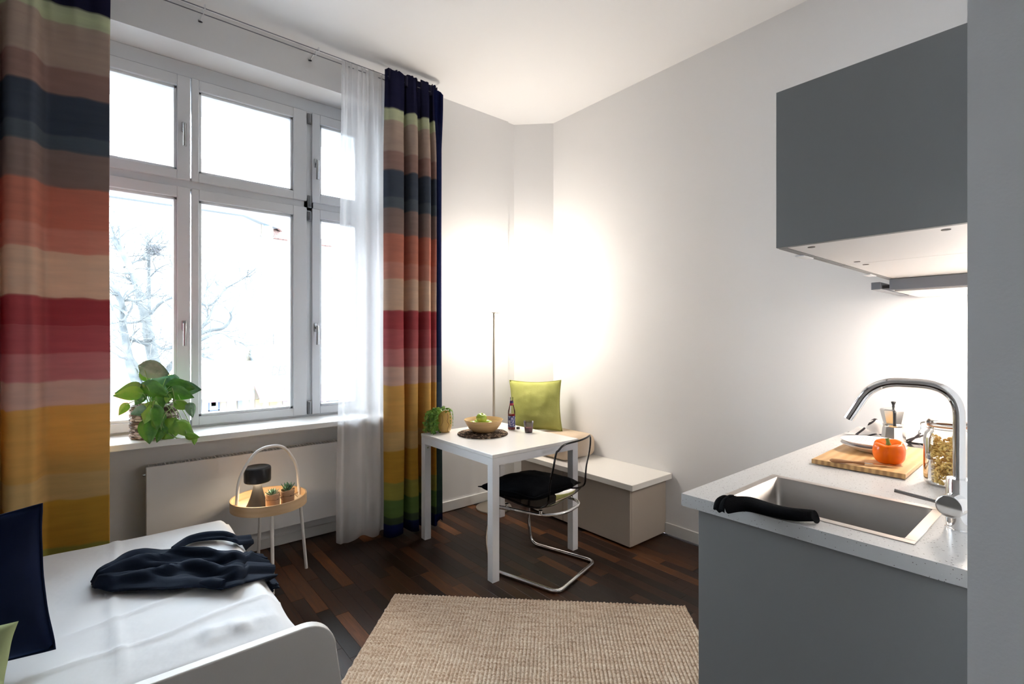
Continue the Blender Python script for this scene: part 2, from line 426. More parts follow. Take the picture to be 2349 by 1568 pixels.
def text(body, size, mtx, m, name, parent, shear=0, ext=.02):
    cu = bpy.data.curves.new(name, 'FONT'); cu.body = body; cu.size = size; cu.extrude = ext; cu.shear = shear
    o = bpy.data.objects.new('tmp_text', cu); COL.objects.link(o)
    dg = bpy.context.evaluated_depsgraph_get(); me = bpy.data.meshes.new_from_object(o.evaluated_get(dg))
    bpy.data.objects.remove(o); me.transform(mtx); me.materials.clear(); me.materials.append(m)
    t = bpy.data.objects.new(name, me); COL.objects.link(t); t.parent = parent; return t
RX = Matrix.Rotation(R(90), 4, 'X')
p = SP(621, 861); s = (SP(621, 838).z - p.z) / .70
text('DES', s, Matrix.Translation(p + Vector((0, -.05, 0))) @ RX @ Matrix.Diagonal((.58, 1, 1, 1)), mat('grey_sign_letters', (.06, .06, .065), .5), 'sign_letters', shop, .25)
aw = [c for c in shop.children if c.name.startswith('awning')][1]
zt, zb = SP(640, 881).z, SP(640, 908, DS - 1.4).z; ang = math.atan2(zt - zb, 1.38)
p = SP(606, 899, DS - .95); sl = Vector((p.x, -.95, zt - (zt - zb) * (.95 / 1.4) + .04))
text('OPTIK', .62, Matrix.Translation(sl) @ Matrix.Rotation(ang, 4, 'X') @ Matrix.Diagonal((1.35, 1, 1, 1)), mat('white_awning_print', (.62, .62, .62), .8), 'awning_letters', aw)
p0, p1 = SP(280, 873), SP(395, 857); sg = G().box(p0.x, p1.x, -.15, 0, p0.z, p1.z).build('shop_sign', mat('yellow_sign', (.55, .42, .10), .6), shop)
text('LOTTO', (p1.z - p0.z) * .95, Matrix.Translation((p0.x + .5, -.17, p0.z + .1)) @ RX, mat('orange_sign_letters', (.5, .2, .04), .6), 'sign_letters', sg)
def shopfront(x0, y0, x1, y1, m, name='poster', fr=None):
    a, b = SP(x0, y1), SP(x1, y0); w = G().box(a.x, b.x, -.08, 0, a.z, b.z).build(name, m, shop)
    if fr:
        e = (b.x - a.x) * .12; g = G()
        for q in ((a.x, a.x + e, a.z, b.z), (b.x - e, b.x, a.z, b.z), (a.x, b.x, a.z, a.z + e), (a.x, b.x, b.z - e, b.z)): g.box(q[0], q[1], -.12, -.07, q[2], q[3])
        g.build('frame', fr, w)
m_navy_out = mat('dark_blue_poster', (.05, .07, .12), .5); m_pale = mat('pale_poster', (.34, .34, .36), .6)
shopfront(455, 915, 462, 945, m_navy_out); shopfront(477, 915, 503, 943, m_pale, fr=m_navy_out); shopfront(484, 918, 495, 931, m_navy_out, 'print')
shopfront(520, 916, 541, 940, mat('violet_poster', (.26, .22, .28), .6)); shopfront(545, 916, 555, 938, mat('grey_poster', (.16, .17, .2), .6))
m_tan = mat('tan_display', (.36, .26, .14), .7); m_door = mat('pale_blue_shop_door', (.26, .31, .34), .4)
shopfront(584, 915, 600, 935, m_tan); shopfront(618, 914, 634, 930, m_tan); shopfront(648, 912, 660, 928, mat('mauve_display', (.24, .2, .2), .6)); shopfront(572, 895, 583, 940, m_door, 'shop_door')
shopfront(738, 905, 750, 925, m_pale, fr=m_navy_out); shopfront(754, 905, 800, 922, m_pane, 'shop_window')
shopfront(262, 900, 297, 960, mat('red_shop_panel', (.42, .14, .10), .7)); shopfront(251, 866, 262, 960, m_pane, 'shop_window')
# distant house
far = thing('distant_house', (0, 72, 0), label='distant pale house beyond the low shop roof', cat='building')
FP = lambda x, y: Vector((aty(x, y, 72).x, 0, aty(x, y, 72).z))
G().box(FP(755, 700).x, FP(860, 700).x, 0, 8, GZ, FP(790, 640).z).build('wall', mat('pale_grey_render', (.36, .37, .38), .9), far)
G().box(FP(755, 700).x - .3, FP(860, 700).x, -.4, 8, FP(790, 640).z, FP(790, 632).z).build('cornice', m_zinc, far)
for zy in (690, 735, 785):
    for xx in (768, 776, 792, 806):
        w = G().box(FP(xx, zy).x, FP(xx + 5, zy).x, -.1, 0, FP(xx, zy + 14).z, FP(xx, zy - 4).z).build('window', m_pane, far)

# ------------------------------------------------------------------ bare street tree
m_bark = mat('grey_bark', (.050, .058, .062), .95, vary=(5, (.10, .105, .105)))
YT = 13.0
tree = thing('bare_tree', (atz(340, 1000, GZ).x * 0 + aty(345, 900, YT).x, YT, GZ), label='bare leafless street tree with forked grey trunk outside the window', cat='tree')
def TP(x, y, dy=0): v = aty(x, y, YT + dy); return Vector((v.x - tree.location.x, dy, v.z - GZ))
limbs = G(); twigs = G(); trn = random.Random(5)
def twig(p, d, ln, r, depth):
    pts = [p]; dd = d.normalized(); n = 4
    for i in range(n):
        dd = (dd + Vector((trn.gauss(0, .22), trn.gauss(0, .22), trn.gauss(.03, .2)))).normalized()
        pts.append(pts[-1] + dd * ln / n)
    rs = [max(r * (1 - .6 * i / n), .004) for i in range(n + 1)]
    (limbs if r > .03 else twigs).tube(pts, rs, 5 if r > .02 else 3, caps=False)
    if depth > 0:
        for k in range(trn.choice((2, 3, 3))):
            i = trn.randint(1, n); ax = Vector((trn.gauss(0, 1), trn.gauss(0, .7), trn.gauss(.2, .8)))
            twig(pts[i], (pts[min(i + 1, n)] - pts[i - 1]).normalized() * .8 + ax.normalized() * .75, ln * trn.uniform(.5, .8), max(rs[i] * .6, .005), depth - 1)
def limb(pp, r0, r1, dy=(0, 0), tw=0, depth=2, tl=.7):
    tw = int(tw * 1.7)
    n = len(pp) - 1; r0 *= .8; r1 *= .75; base_ = [TP(x, y, dy[0] + (dy[1] - dy[0]) * i / n) for i, (x, y) in enumerate(pp)]
    pts = [interp(base_, t / (n * 4)) for t in range(n * 4 + 1)]; m = len(pts) - 1
    rs = [r0 + (r1 - r0) * i / m for i in range(m + 1)]
    limbs.tube(pts, rs, 9, caps=True)
    for k in range(tw):
        i = trn.randint(int(m * .3), m); d = (pts[min(i + 1, m)] - pts[i - 1]).normalized()
        twig(pts[i], d * .6 + Vector((trn.gauss(0, .8), trn.gauss(0, .7), trn.gauss(.15, .6))), tl * trn.uniform(.5, 1.1), max(rs[i] * .35, .012), depth)
limb([(352, 1350), (350, 1150), (348, 990), (352, 900)], .28, .2)
limb([(350, 930), (322, 890), (303, 850), (291, 800), (283, 750), (281, 710), (276, 685), (258, 655)], .13, .05, (0, -.6), 9)
limb([(350, 910), (356, 850), (345, 790), (334, 730), (322, 680), (306, 630), (284, 585), (262, 545)], .17, .06, (0, .5), 10)
limb([(350, 900), (335, 868), (310, 835), (293, 808)], .08, .05, (0, -.3), 2)
limb([(322, 680), (306, 640), (290, 600), (262, 560)], .07, .03, (.3, .9), 6)
limb([(340, 890), (324, 860), (325, 845), (330, 830)], .05, .03, (-.1, -.4), 2)
limb([(352, 900), (375, 860), (400, 830), (425, 800), (452, 770), (480, 758), (512, 752), (530, 730), (527, 715)], .09, .025, (0, -1.4), 9, 3, .6)
limb([(425, 800), (470, 775), (505, 762), (530, 775), (560, 790)], .05, .012, (-.9, -1.5), 7, 2, .55)
limb([(452, 772), (470, 740), (482, 722), (490, 700)], .045, .02, (-1, -1.3), 7, 2, .6)
limb([(420, 800), (455, 812), (490, 825)], .05, .02, (-.9, -1.5), 4, 2, .5)
limb([(345, 720), (375, 690), (420, 680), (480, 700), (520, 660), (553, 642), (588, 615)], .045, .012, (.2, -1.0), 10, 2, .5)
limb([(278, 690), (296, 688), (320, 688), (360, 680), (400, 712)], .04, .018, (-.3, -.8), 6, 2, .5)
limb([(330, 735), (300, 740), (285, 740)], .035, .03, (.1, -.4), 3)
limb([(344, 792), (310, 780), (285, 772)], .05, .05, (.1, -.3), 1)
limb([(343, 850), (342, 640), (340, 585), (337, 555)], .05, .04, (1.0, 1.0), 8, 2, .6)
limb([(283, 613), (310, 600), (335, 588), (352, 575), (364, 566)], .025, .012, (.5, .8), 7, 2, .45)
limb([(340, 640), (365, 615), (400, 600)], .025, .01, (.9, .6), 5, 2, .5)
limb([(262, 700), (290, 720), (276, 735), (250, 690)], .04, .02, (-.4, -.9), 5, 2, .5)
limb([(350, 785), (375, 800), (405, 790), (402, 750)], .04, .025, (-.1, -.7), 8, 2, .5)
limbs.build('branch', m_bark, tree, smooth=60)
o = twigs.build('twig', m_bark, tree); o['kind'] = 'stuff'
g = G(); c = TP(352, 574, .7)
for k in range(60):
    a = Vector((trn.gauss(0, .09), trn.gauss(0, .09), trn.gauss(0, .05))); b = Vector((trn.gauss(0, 1), trn.gauss(0, 1), trn.gauss(0, .4))).normalized() * .11
    g.tube([c + a - b, c + a + b], .006, 3)
o = g.build('bird_nest', mat('nest_twigs', (.05, .05, .055), .95), tree); o['kind'] = 'stuff'

# ================================================================== CURTAINS
BZ = [3.40, 3.073, 2.987, 2.768, 2.637, 2.44, 2.359, 2.182, 1.976, 1.86, 1.636, 1.50, 1.361, 1.23, 1.104, .767, .636, .409, .287, .165, .113, -.1]
BC = ['292a44', 'c9cfae', 'bba79a', 'a5877f', '525a68', '636c76', '9a857f', 'd08a77', 'd59a89', 'dcbfa9', 'b5575c', 'c06a6e', 'cc8b8b', 'd5b5a8', 'dcb068', 'dcba7e', 'd2a246', 'a8a252', '6f8a4e', '51624a', '232d5a']
def curtain_material(name, cols):
    m, nt, p = newmat(name); L = nt.links.new
    tc = nd(nt, 'ShaderNodeTexCoord'); sp = nd(nt, 'ShaderNodeSeparateXYZ'); L(tc.outputs['Object'], sp.inputs[0])
    n = nd(nt, 'ShaderNodeTexNoise'); n.inputs['Scale'].default_value = 7; n.inputs['Detail'].default_value = 2; L(tc.outputs['Object'], n.inputs['Vector'])
    a = nd(nt, 'ShaderNodeMath', operation='MULTIPLY_ADD'); a.inputs[1].default_value = .03; L(n.outputs[0], a.inputs[0]); L(sp.outputs[2], a.inputs[2])
    half = 11
    def ramp(zs, cs, lo, hi):
        mr = nd(nt, 'ShaderNodeMapRange'); mr.inputs[1].default_value = lo; mr.inputs[2].default_value = hi; L(a.outputs[0], mr.inputs[0])
        r = nd(nt, 'ShaderNodeValToRGB'); cr = r.color_ramp; st = []
        for i, c in enumerate(cs):
            z1, z0 = zs[i], zs[i + 1]; e = .004
            st += [((min(max(z0, lo), hi) - lo) / (hi - lo) + e / (hi - lo), c), ((min(z1, hi) - lo) / (hi - lo) - e / (hi - lo), c)]
        st.sort(key=lambda q: q[0])
        cr.elements[0].position, cr.elements[0].color = max(st[0][0], 0), lin(st[0][1]); cr.elements[1].position, cr.elements[1].color = min(st[-1][0], 1), lin(st[-1][1])
        for q, c in st[1:-1]: e = cr.elements.new(min(max(q, 0), 1)); e.color = lin(c)
        L(mr.outputs[0], r.inputs[0]); return r
    up = ramp(BZ[:half + 1], cols[:half], BZ[half], 3.4); dn = ramp(BZ[half:], cols[half:], 0, BZ[half])
    gt = nd(nt, 'ShaderNodeMath', operation='GREATER_THAN'); gt.inputs[1].default_value = BZ[half]; L(a.outputs[0], gt.inputs[0])
    mx = nd(nt, 'ShaderNodeMixRGB'); L(gt.outputs[0], mx.inputs[0]); L(dn.outputs[0], mx.inputs[1]); L(up.outputs[0], mx.inputs[2])
    # watercolour washes inside the stripes
    mp = nd(nt, 'ShaderNodeMapping'); mp.inputs['Scale'].default_value = (3, 3, 22); L(tc.outputs['Object'], mp.inputs[0])
    w = nd(nt, 'ShaderNodeTexNoise'); w.inputs['Scale'].default_value = 1.5; w.inputs['Detail'].default_value = 5; L(mp.outputs[0], w.inputs['Vector'])
    wr = nd(nt, 'ShaderNodeValToRGB'); wr.color_ramp.elements[0].color = (.92, .92, .93, 1); wr.color_ramp.elements[1].color = (1.05, 1.05, 1.04, 1)
    wr.color_ramp.elements[0].position = .3; wr.color_ramp.elements[1].position = .7; L(w.outputs[0], wr.inputs[0])
    ml = nd(nt, 'ShaderNodeMixRGB', blend_type='MULTIPLY'); ml.inputs[0].default_value = 1; L(mx.outputs[0], ml.inputs[1]); L(wr.outputs[0], ml.inputs[2])
    df = nd(nt, 'ShaderNodeBsdfDiffuse'); tr = nd(nt, 'ShaderNodeBsdfTranslucent'); sm = nd(nt, 'ShaderNodeMixShader'); sm.inputs[0].default_value = .22
    L(ml.outputs[0], df.inputs[0]); L(ml.outputs[0], tr.inputs[0]); L(df.outputs[0], sm.inputs[1]); L(tr.outputs[0], sm.inputs[2])
    nt.nodes.remove(p); L(sm.outputs[0], nt.nodes['Material Output'].inputs[0])
    return m
m_curt = curtain_material('striped_curtain_cloth', BC)
BACK = ['20264e', '262c50', '242b4e', '222a4c', '1f2748', '1f2748', '232a4c', '242a4e', '242a4e', '262c50', '232949', '232949', '2a3554', '304058', '3b4a5c', '404a52', '3a4a4a', '354a44', '2c4040', '2a3c40', '1c2450']
m_curt_back = curtain_material('navy_curtain_reverse', BACK)
WIRE_Z, WIRE_C, WIRE_S = 3.285, 3.225, 3.285
def curtain(name, knots, ztop, zbot, m, parent, bunch=None, ruffle=.02, nu=140, seed=0, hem=None, flare=0):
    """knots: plan polyline (x, y) of the folds at the floor; gathered at the wire"""
    xs = [k[0] for k in knots]; xm = sum(xs) / len(xs); ym = sum(k[1] for k in knots) / len(knots)
    g = G()
    def fn(u, v):
        z = ztop + (zbot - ztop) * (v ** .9)
        p = interp([(a, b, 0) for a, b in knots], u)
        t = smoothstep(0, .16, v)
        k = .35 + .65 * t
        y = ym + (p.y - ym) * k + .012 * (1 - t) * math.sin(u * 62 + seed) * (1 - .6 * t)
        x = p.x + .006 * (1 - t) * math.sin(u * 75 + seed) + .012 * nz(u * 3, z * 1.2, seed) * v
        if flare: x += (p.x - xm) * flare * v
        if v == 0: z += .012 * math.sin(u * 62 + seed)
        if v > .999: z += .012 * math.sin(u * 14 + seed)
        return (x, y, z)
    g.grid(fn, nu, 44)
    return g.build(name, m, parent, smooth=180, solid=.002)
cl = thing('striped_curtain', (-.3, WIRE_C, 0), label='wide striped curtain covering the window side above the bed', cat='curtain')
k = [(-.36, .02), (-.30, -.04), (-.265, .03), (-.225, .045), (-.175, -.05), (-.13, -.045), (-.10, .035), (-.085, .05), (-.055, -.055), (.0, -.06), (.035, -.045), (.06, .045), (.10, .05), (.17, .03), (.23, .01), (.305, .0)]
curtain('cloth', k, 3.34, .02, m_curt, cl, seed=1)
cr_ = thing('striped_curtain', (1.7, WIRE_C, 0), label='narrow striped curtain gathered beside the floor lamp', cat='curtain')
k = [(-.19, .03), (-.17, -.02), (-.12, -.045), (-.065, -.035), (-.052, .04), (-.03, .05), (-.012, -.045), (.035, -.055), (.055, -.02), (.062, .045), (.085, .04), (.10, -.05), (.145, -.055), (.16, .03), (.175, .03), (.19, -.04), (.215, -.03)]
curtain('cloth', k, 3.335, .02, m_curt, cr_, seed=4)
k = [(.195, -.02), (.215, -.045), (.25, -.035), (.272, .01), (.29, .04)]
curtain('reverse_edge', k, 3.30, .04, m_curt_back, cr_, seed=9, nu=40)
def gather(name, x0, x1, y, z, m, par, n=9):
    g = G()
    def fn(u, v):
        a = u * n * 2 * math.pi
        return (x0 + (x1 - x0) * u + .006 * math.sin(a * 1.3), y + .017 * math.sin(a) * (1 - .3 * v) + .004 * math.sin(a * 2.3), z + .05 * (1 - v) - .03 * v + .01 * math.sin(a * .7) * (1 - v))
    g.grid(fn, n * 12, 6); return g.build(name, m, par, smooth=180, solid=.002)
gather('heading_tape', -.185, .235, 0, WIRE_Z, mat('navy_heading', '292a44', .9), cr_, 10)
gather('heading_tape', -.36, .30, 0, WIRE_Z, mat('navy_heading', '292a44', .9), cl, 14)
# sheer
m_sheer, nt, p = newmat('white_voile'); nt.nodes.remove(p)
t_ = nd(nt, 'ShaderNodeBsdfTransparent'); d_ = nd(nt, 'ShaderNodeBsdfDiffuse'); d_.inputs[0].default_value = (.95, .95, .96, 1); s_ = nd(nt, 'ShaderNodeBsdfTranslucent'); s_.inputs[0].default_value = (.95, .95, .96, 1)
a_ = nd(nt, 'ShaderNodeMixShader'); a_.inputs[0].default_value = .5; b_ = nd(nt, 'ShaderNodeMixShader')
lw = nd(nt, 'ShaderNodeLayerWeight'); lw.inputs[0].default_value = .25
mr_ = nd(nt, 'ShaderNodeMapRange'); mr_.inputs[3].default_value = .42; mr_.inputs[4].default_value = .85
L = nt.links.new; L(lw.outputs['Facing'], mr_.inputs[0]); L(d_.outputs[0], a_.inputs[1]); L(s_.outputs[0], a_.inputs[2]); L(mr_.outputs[0], b_.inputs[0]); L(t_.outputs[0], b_.inputs[1]); L(a_.outputs[0], b_.inputs[2]); L(b_.outputs[0], nt.nodes['Material Output'].inputs[0])
sh = thing('sheer_curtain', (1.37, WIRE_S, 0), label='white sheer voile curtain hanging between window and striped curtain', cat='curtain')
k = [(-.15, .0), (-.13, -.012), (-.105, .014), (-.08, -.012), (-.04, -.02), (0, .012), (.03, .02), (.055, -.02), (.09, -.022), (.12, .014), (.16, -.012), (.20, .0)]
curtain('cloth', k, 3.315, .03, m_sheer, sh, seed=2, flare=.22)
# wires with their brackets
for y, lb in ((WIRE_C, 'taut steel curtain wire carrying the striped curtains'), (WIRE_S, 'taut steel curtain wire carrying the sheer curtain')):
    w = thing('curtain_wire', (0, y, WIRE_Z), label=lb, cat='curtain wire')
    G().tube([(-.75, 0, 0), (1.98, 0, 0)], .0028, 6).build('wire', mat('steel_wire', (.2, .21, .24), .4, .7), w)
    for x in (-.75, .42, 1.05, 1.98):
        g = G(); g.tube([(x, 0, -.006), (x, 0, .02), (x, YW - y - .012, .02), (x, YW - y, .02)], .004, 6); g.lathe([(0, 0), (.012, 0), (.012, .008), (0, .008)], 10, (x, YW - y - .01, .016))
        g.build('bracket', m_white, w)
# ================================================================== RADIATOR
rad = thing('radiator', (.165, 3.47, .158), label='long flat white panel radiator under the window sill', cat='radiator')
RW, RH, RD = 1.42, .525, .085
m_rad = mat('white_radiator_enamel', (.80, .80, .81), .35)
G().box(0, RW, 0, .018, 0, RH, .004, 2).build('front_panel', m_rad, rad)
G().box(.01, RW - .01, .02, RD - .008, .01, RH - .05).build('back_panel', mat('radiator_fins', (.55, .55, .56), .6), rad)
g = G()
for i in range(72):
    x = .012 + i * (RW - .03) / 71; g.box(x, x + .0055, .017, RD, RH - .013, RH - .001)
g.box(0, RW, RD - .006, RD + .004, .01, RH); g.build('top_grille', m_rad, rad)
g = G(); g.tube([(-.012, .045, RH - .05), (.012, .045, RH - .05)], .011, 10); g.tube([(-.016, .045, RH - .05), (-.012, .045, RH - .05)], .006, 8); g.build('bleed_valve', m_chrome, rad, smooth=40)
g = G()
for x in (.25, RW - .25): g.box(x, x + .05, RD - .005, YN - 3.47 + .002, .06, RH - .06)
g.build('wall_bracket', m_rad, rad)

# ================================================================== DAYBED
BX1, BY0, BY1, BT = .497, 1.64, 2.985, .472
m_bedwhite = mat('white_bed_board', (.80, .79, .77), .4)
bed = thing('daybed', (-.6, 2.3, 0), label='white daybed with rounded end board beside the window', cat='bed')
bx = lambda *a, **k: G().box(a[0] + .6, a[1] + .6, a[2] - 2.3, a[3] - 2.3, a[4], a[5], **k)
bx(-1.75, BX1 - .03, BY0 - .005, BY1 - .02, .10, .27, bev=.004).build('bed_frame', m_bedwhite, bed)
for px, py in ((-1.7, BY0 + .08), (-1.7, BY1 - .08), (BX1 - .1, BY0 + .08), (BX1 - .1, BY1 - .08)):
    bx(px - .03, px + .03, py - .03, py + .03, 0, .11, bev=.003).build('leg', m_bedwhite, bed)
# rounded board on the near side
YBD = 1.60
pts = []
zb = .505
pts += [(-1.8, 0, .02), (-1.8, 0, zb)]
xe_, rr_ = .578, .10
for k_ in range(11):
    a = R(90) * (1 - k_ / 10); pts.append((xe_ - rr_ + rr_ * math.cos(a), 0, zb - rr_ + rr_ * math.sin(a)))
pts += [(xe_ + .022, 0, .25), (xe_ + .030, 0, .02)]
g = G(); g.poly([(x + .6, YBD - 2.3, z) for x, y, z in pts], (0, .036, 0)); g.build('end_board', m_bedwhite, bed, bev=.004)
# mattress with sheet
m_sheet = mat('white_cotton_sheet', (.80, .82, .85), .85, bump=(9, .25, .02))
matt = thing('mattress', (-.6, 2.3, .27), label='mattress in a white cotton sheet on the daybed', cat='mattress')
g = G()
def sheet(u, v):
    x = -1.74 + u * (BX1 + 1.74); y = BY0 + v * (BY1 - BY0)
    ex = min(x + 1.74, BX1 - x); ey = min(y - BY0, BY1 - y); e = min(ex, ey)
    z = BT + .004 * nz(x * 3, y * 3) + .004 * nz(x * 7, y * 9, 3)
    z += .007 * math.exp(-((x - (.02 + .05 * nz(y * 3))) / .014) ** 2) * smoothstep(1.6, 1.9, y)         # ironing creases
    z += .006 * math.exp(-((y - 2.12 - .25 * x) / .012) ** 2) * smoothstep(-.3, .1, x)
    z += .006 * math.exp(-((y - 1.9 - .12 * x + .03 * nz(x * 4)) / .012) ** 2)
    z += .016 * math.exp(-(((x - .30) / .13) ** 2 + ((y - 1.80) / .05) ** 2)) * (1 + nz(x * 22, y * 22))
    z -= .05 * (1 - smoothstep(0, .07, e)) ** 2
    w = .012 * nz(y * 5, 4) * smoothstep(.2, BX1, x)
    return (x + .6 + w, y - 2.3, z - .27)
g.grid(sheet, 150, 110); g.build('sheet', m_sheet, matt, smooth=180)
g = G()
def side(u, v):
    n = u * 4; k_ = int(n) % 4; f = n - int(n); x0, x1, y0, y1 = -1.74, BX1, BY0, BY1
    c = [(x0, y0), (x1, y0), (x1, y1), (x0, y1)]; a, b = c[k_], c[(k_ + 1) % 4]
    x, y = a[0] + (b[0] - a[0]) * f, a[1] + (b[1] - a[1]) * f
    z = (BT - .05) * (1 - v) + .268 * v; d = .01 * nz(x * 4, y * 4, v * 2)
    w = .012 * nz(y * 5, 4) * smoothstep(.2, BX1, x)
    return (x + .6 + d * .4 + w, y - 2.3 + d * .4, z - .27)
g.grid(side, 160, 5, wrap=True); g.build('sheet_skirt', m_sheet, matt, smooth=60)

# ------------------------------------------------------------------ cushions
def pillow(w, h, t, n=26, seed=0, wr=.006, pinch=.07, power=.5):
    g = G()
    for sgn in (1, -1):
        def fn(a, b):
            u, v = a * 2 - 1, b * 2 - 1
            x = w / 2 * u * (1 - pinch * (1 - v * v) * abs(u)); y = h / 2 * v * (1 - pinch * (1 - u * u) * abs(v))
            e = max(0, (1 - u * u) * (1 - v * v)); z = sgn * t / 2 * e ** power
            z += sgn * wr * smoothstep(0, .4, e) * (nz(x * 13, y * 13, seed) + .6 * nz(x * 28, y * 28, seed + 5)) + .008 * nz(u * 2, v * 2, seed + 9)
            return (x, y, z)
        g.grid(fn, n, n)
    bmesh.ops.remove_doubles(g.bm, verts=g.bm.verts, dist=.0006); return g
def cushion(name, w, h, t, loc, rot, m, label, seed=0, piping=None, **k):
    e = thing(name, loc, 0, label, 'cushion'); e.rotation_euler = rot
    b = pillow(w, h, t, seed=seed, **k).build('cover', m, e, smooth=180)
    if piping:
        pts = []; pin = k.get('pinch', .07)
        for i in range(80):
            s = i / 20; q = int(s); f = (s - q) * 2 - 1; u, v = ((f, -1), (1, f), (-f, 1), (-1, -f))[q]
            pts.append((w / 2 * u * (1 - pin * (1 - v * v) * abs(u)), h / 2 * v * (1 - pin * (1 - u * u) * abs(v)), .008 * nz(u * 2, v * 2, seed + 9)))
        G().tube(pts, .0035, 6, closed=True).build('seam', piping, e, smooth=180)
    return e
m_velvet = mat('navy_velvet', (.007, .012, .038), .8, sheen=.1, spec=.08, vary=(6, (.004, .008, .025)), bump=(14, .3, .01))
def stand(dirv, lean):
    """orientation with local Y up and local Z along the horizontal direction dirv, leaning back"""
    n = Vector((dirv[0], dirv[1], 0)).normalized(); up = Vector((0, 0, 1)); s = up.cross(n)
    up2 = (up * math.cos(lean) - n * math.sin(lean)); n2 = s.cross(up2)
    return Matrix((s, up2, n2)).transposed().to_euler()
vc = cushion('velvet_cushion', .45, .42, .24, (-.352, 2.06, BT + .212), stand((-.30, -.95), R(10)), m_velvet, 'dark navy velvet cushion standing on the daybed', 3, m_velvet, pinch=.06, power=.7, wr=.018)
vc.rotation_euler = (vc.rotation_euler.to_matrix() @ Matrix.Rotation(R(8), 3, 'Z')).to_euler()
m_velvet.node_tree.nodes['Principled BSDF'].inputs['Sheen Weight'].default_value = .16; m_velvet.node_tree.nodes['Principled BSDF'].inputs['Sheen Tint'].default_value = (.12, .26, .75, 1)
m_lgreen = mat('pale_green_cloth', (.42, .50, .26), .9, bump=(60, .2))
cushion('green_cushion', .38, .27, .12, (-.362, 1.732, BT + .118), stand((-.30, -.95), R(14)), m_lgreen, 'pale green cushion leaning on the navy cushion', 6)

# ------------------------------------------------------------------ dark garment thrown over the bed
m_jersey = mat('black_navy_jersey', (.009, .016, .032), .85, spec=.1, bump=(25, .25, .008))
gar = thing('garment', (.3, 2.4, BT), label='dark navy garment lying crumpled on the white sheet', cat='garment')
def gp(x, y, hang=False):
    v = atx(x, y, BX1 + .035) if hang else atz(x, y, BT + .012)
    return v - Vector((.3, 2.4, BT))
U = [gp(210, 1334), gp(248, 1306), gp(285, 1280), gp(330, 1266), gp(375, 1266), gp(420, 1262), gp(470, 1266), gp(515, 1269), gp(553, 1272), gp(598, 1312, True), gp(622, 1340, True)]
Lw = [gp(216, 1349), gp(250, 1360), gp(290, 1358), gp(340, 1357), gp(390, 1356), gp(430, 1351), gp(470, 1352), gp(510, 1355), gp(556, 1344), gp(598, 1345, True), gp(618, 1360, True)]
def cloth(u, v):
    p = interp(U, u) * (1 - v) + interp(Lw, u) * v
    e = min(1, 4 * v * (1 - v) * 1.5); hang = smoothstep(.78, .9, u)
    fold = .5 + .5 * math.sin(v * 17 + 5 * nz(u * 3, 2) + u * 4); fold2 = nz(u * 7, v * 6, 4)
    h = (.006 + e * (.010 + .030 * fold ** 3 + .016 * fold2 + .016 * nz(u * 5 + v * 3, v * 15, 9))) * smoothstep(0, .05, u)
    flat = Vector((p.x, p.y, p.z + h)); drop = Vector((p.x + h * .8, p.y, p.z))
    q = flat * (1 - hang) + drop * hang
    if q.z < -.012: q.x = max(q.x, BX1 - .3 + .026 + h * .4)
    elif q.x < BX1 - .3 + .03: q.z = max(q.z, .009 + h * .6)
    return q
g = G(); g.grid(cloth, 90, 40); g.build('body', m_jersey, gar, smooth=180, solid=-.006)
sl_ = [gp(395, 1266), gp(430, 1243), (gp(470, 1234)), gp(512, 1233), gp(540, 1242), gp(556, 1262, True), gp(560, 1285, True)]
pts = [interp(sl_, i / 24) + Vector((0, 0, .008)) for i in range(25)]
g = G()
def sleeve(u, v):
    p = interp(sl_, u); w = .026 + .016 * math.sin(u * 2.6); a = (v - .5) * math.pi
    zz = p.z; xx = p.x + .012 * smoothstep(.8, 1, u)
    if zz < -.012: xx = max(xx, BX1 - .3 + .03)
    return (xx, p.y - math.sin(a) * w - .012, p.z + .006 + math.cos(a) * .016 * (1 + .5 * math.sin(v * 12 + u * 6)) * (1 - .5 * smoothstep(.8, 1, u)))
g.grid(sleeve, 40, 14); g.build('sleeve', m_jersey, gar, smooth=180, solid=-.004)
a, b = gp(462, 1345), gp(512, 1349)
g = G(); g.tube([a + Vector((0, 0, .012)), (a + b) / 2 + Vector((0, 0, .016)), b + Vector((0, 0, .014))], [.012, .02, .019], 12); g.build('cuff', m_jersey, gar, smooth=60)

# ================================================================== TRAY TABLE
m_birch = mat('birch_wood', (.70, .50, .31), .45, vary=(3, (.62, .42, .24)), stretch=(2, 2, 14))
m_birchtop = mat('pale_birch_tray', (.78, .64, .46), .45, vary=(4, (.72, .56, .38)), stretch=(2, 12, 2))
tray = thing('tray_table', (.735, 3.14, 0), R(0), 'round birch tray table on three white legs with a hooped handle', 'side table')
TZ = .487; TR = .205
G().lathe([(TR - .008, -.043), (TR - .008, 0), (TR, 0), (TR, -.056), (TR - .008, -.056), (TR - .008, -.049)], 64, (0, 0, TZ)).build('tray_rim', m_birch, tray, smooth=50)
G().lathe([(0, -.043), (TR - .006, -.043), (TR - .006, -.051), (0, -.051)], 64, (0, 0, TZ)).build('tray_floor', m_birchtop, tray, smooth=50)
m_legw = mat('white_powder_coat', (.82, .80, .78), .35)
for fx, fy in ((.702, 2.925), (.942, 3.127), (.722, 3.365)):
    d = Vector((fx - .735, fy - 3.14, 0)); t = d.normalized() * (TR - .035)
    G().tube([d + Vector((0, 0, 0)), t + Vector((0, 0, TZ - .05))], .0095, 12).build('leg', m_legw, tray, smooth=40)
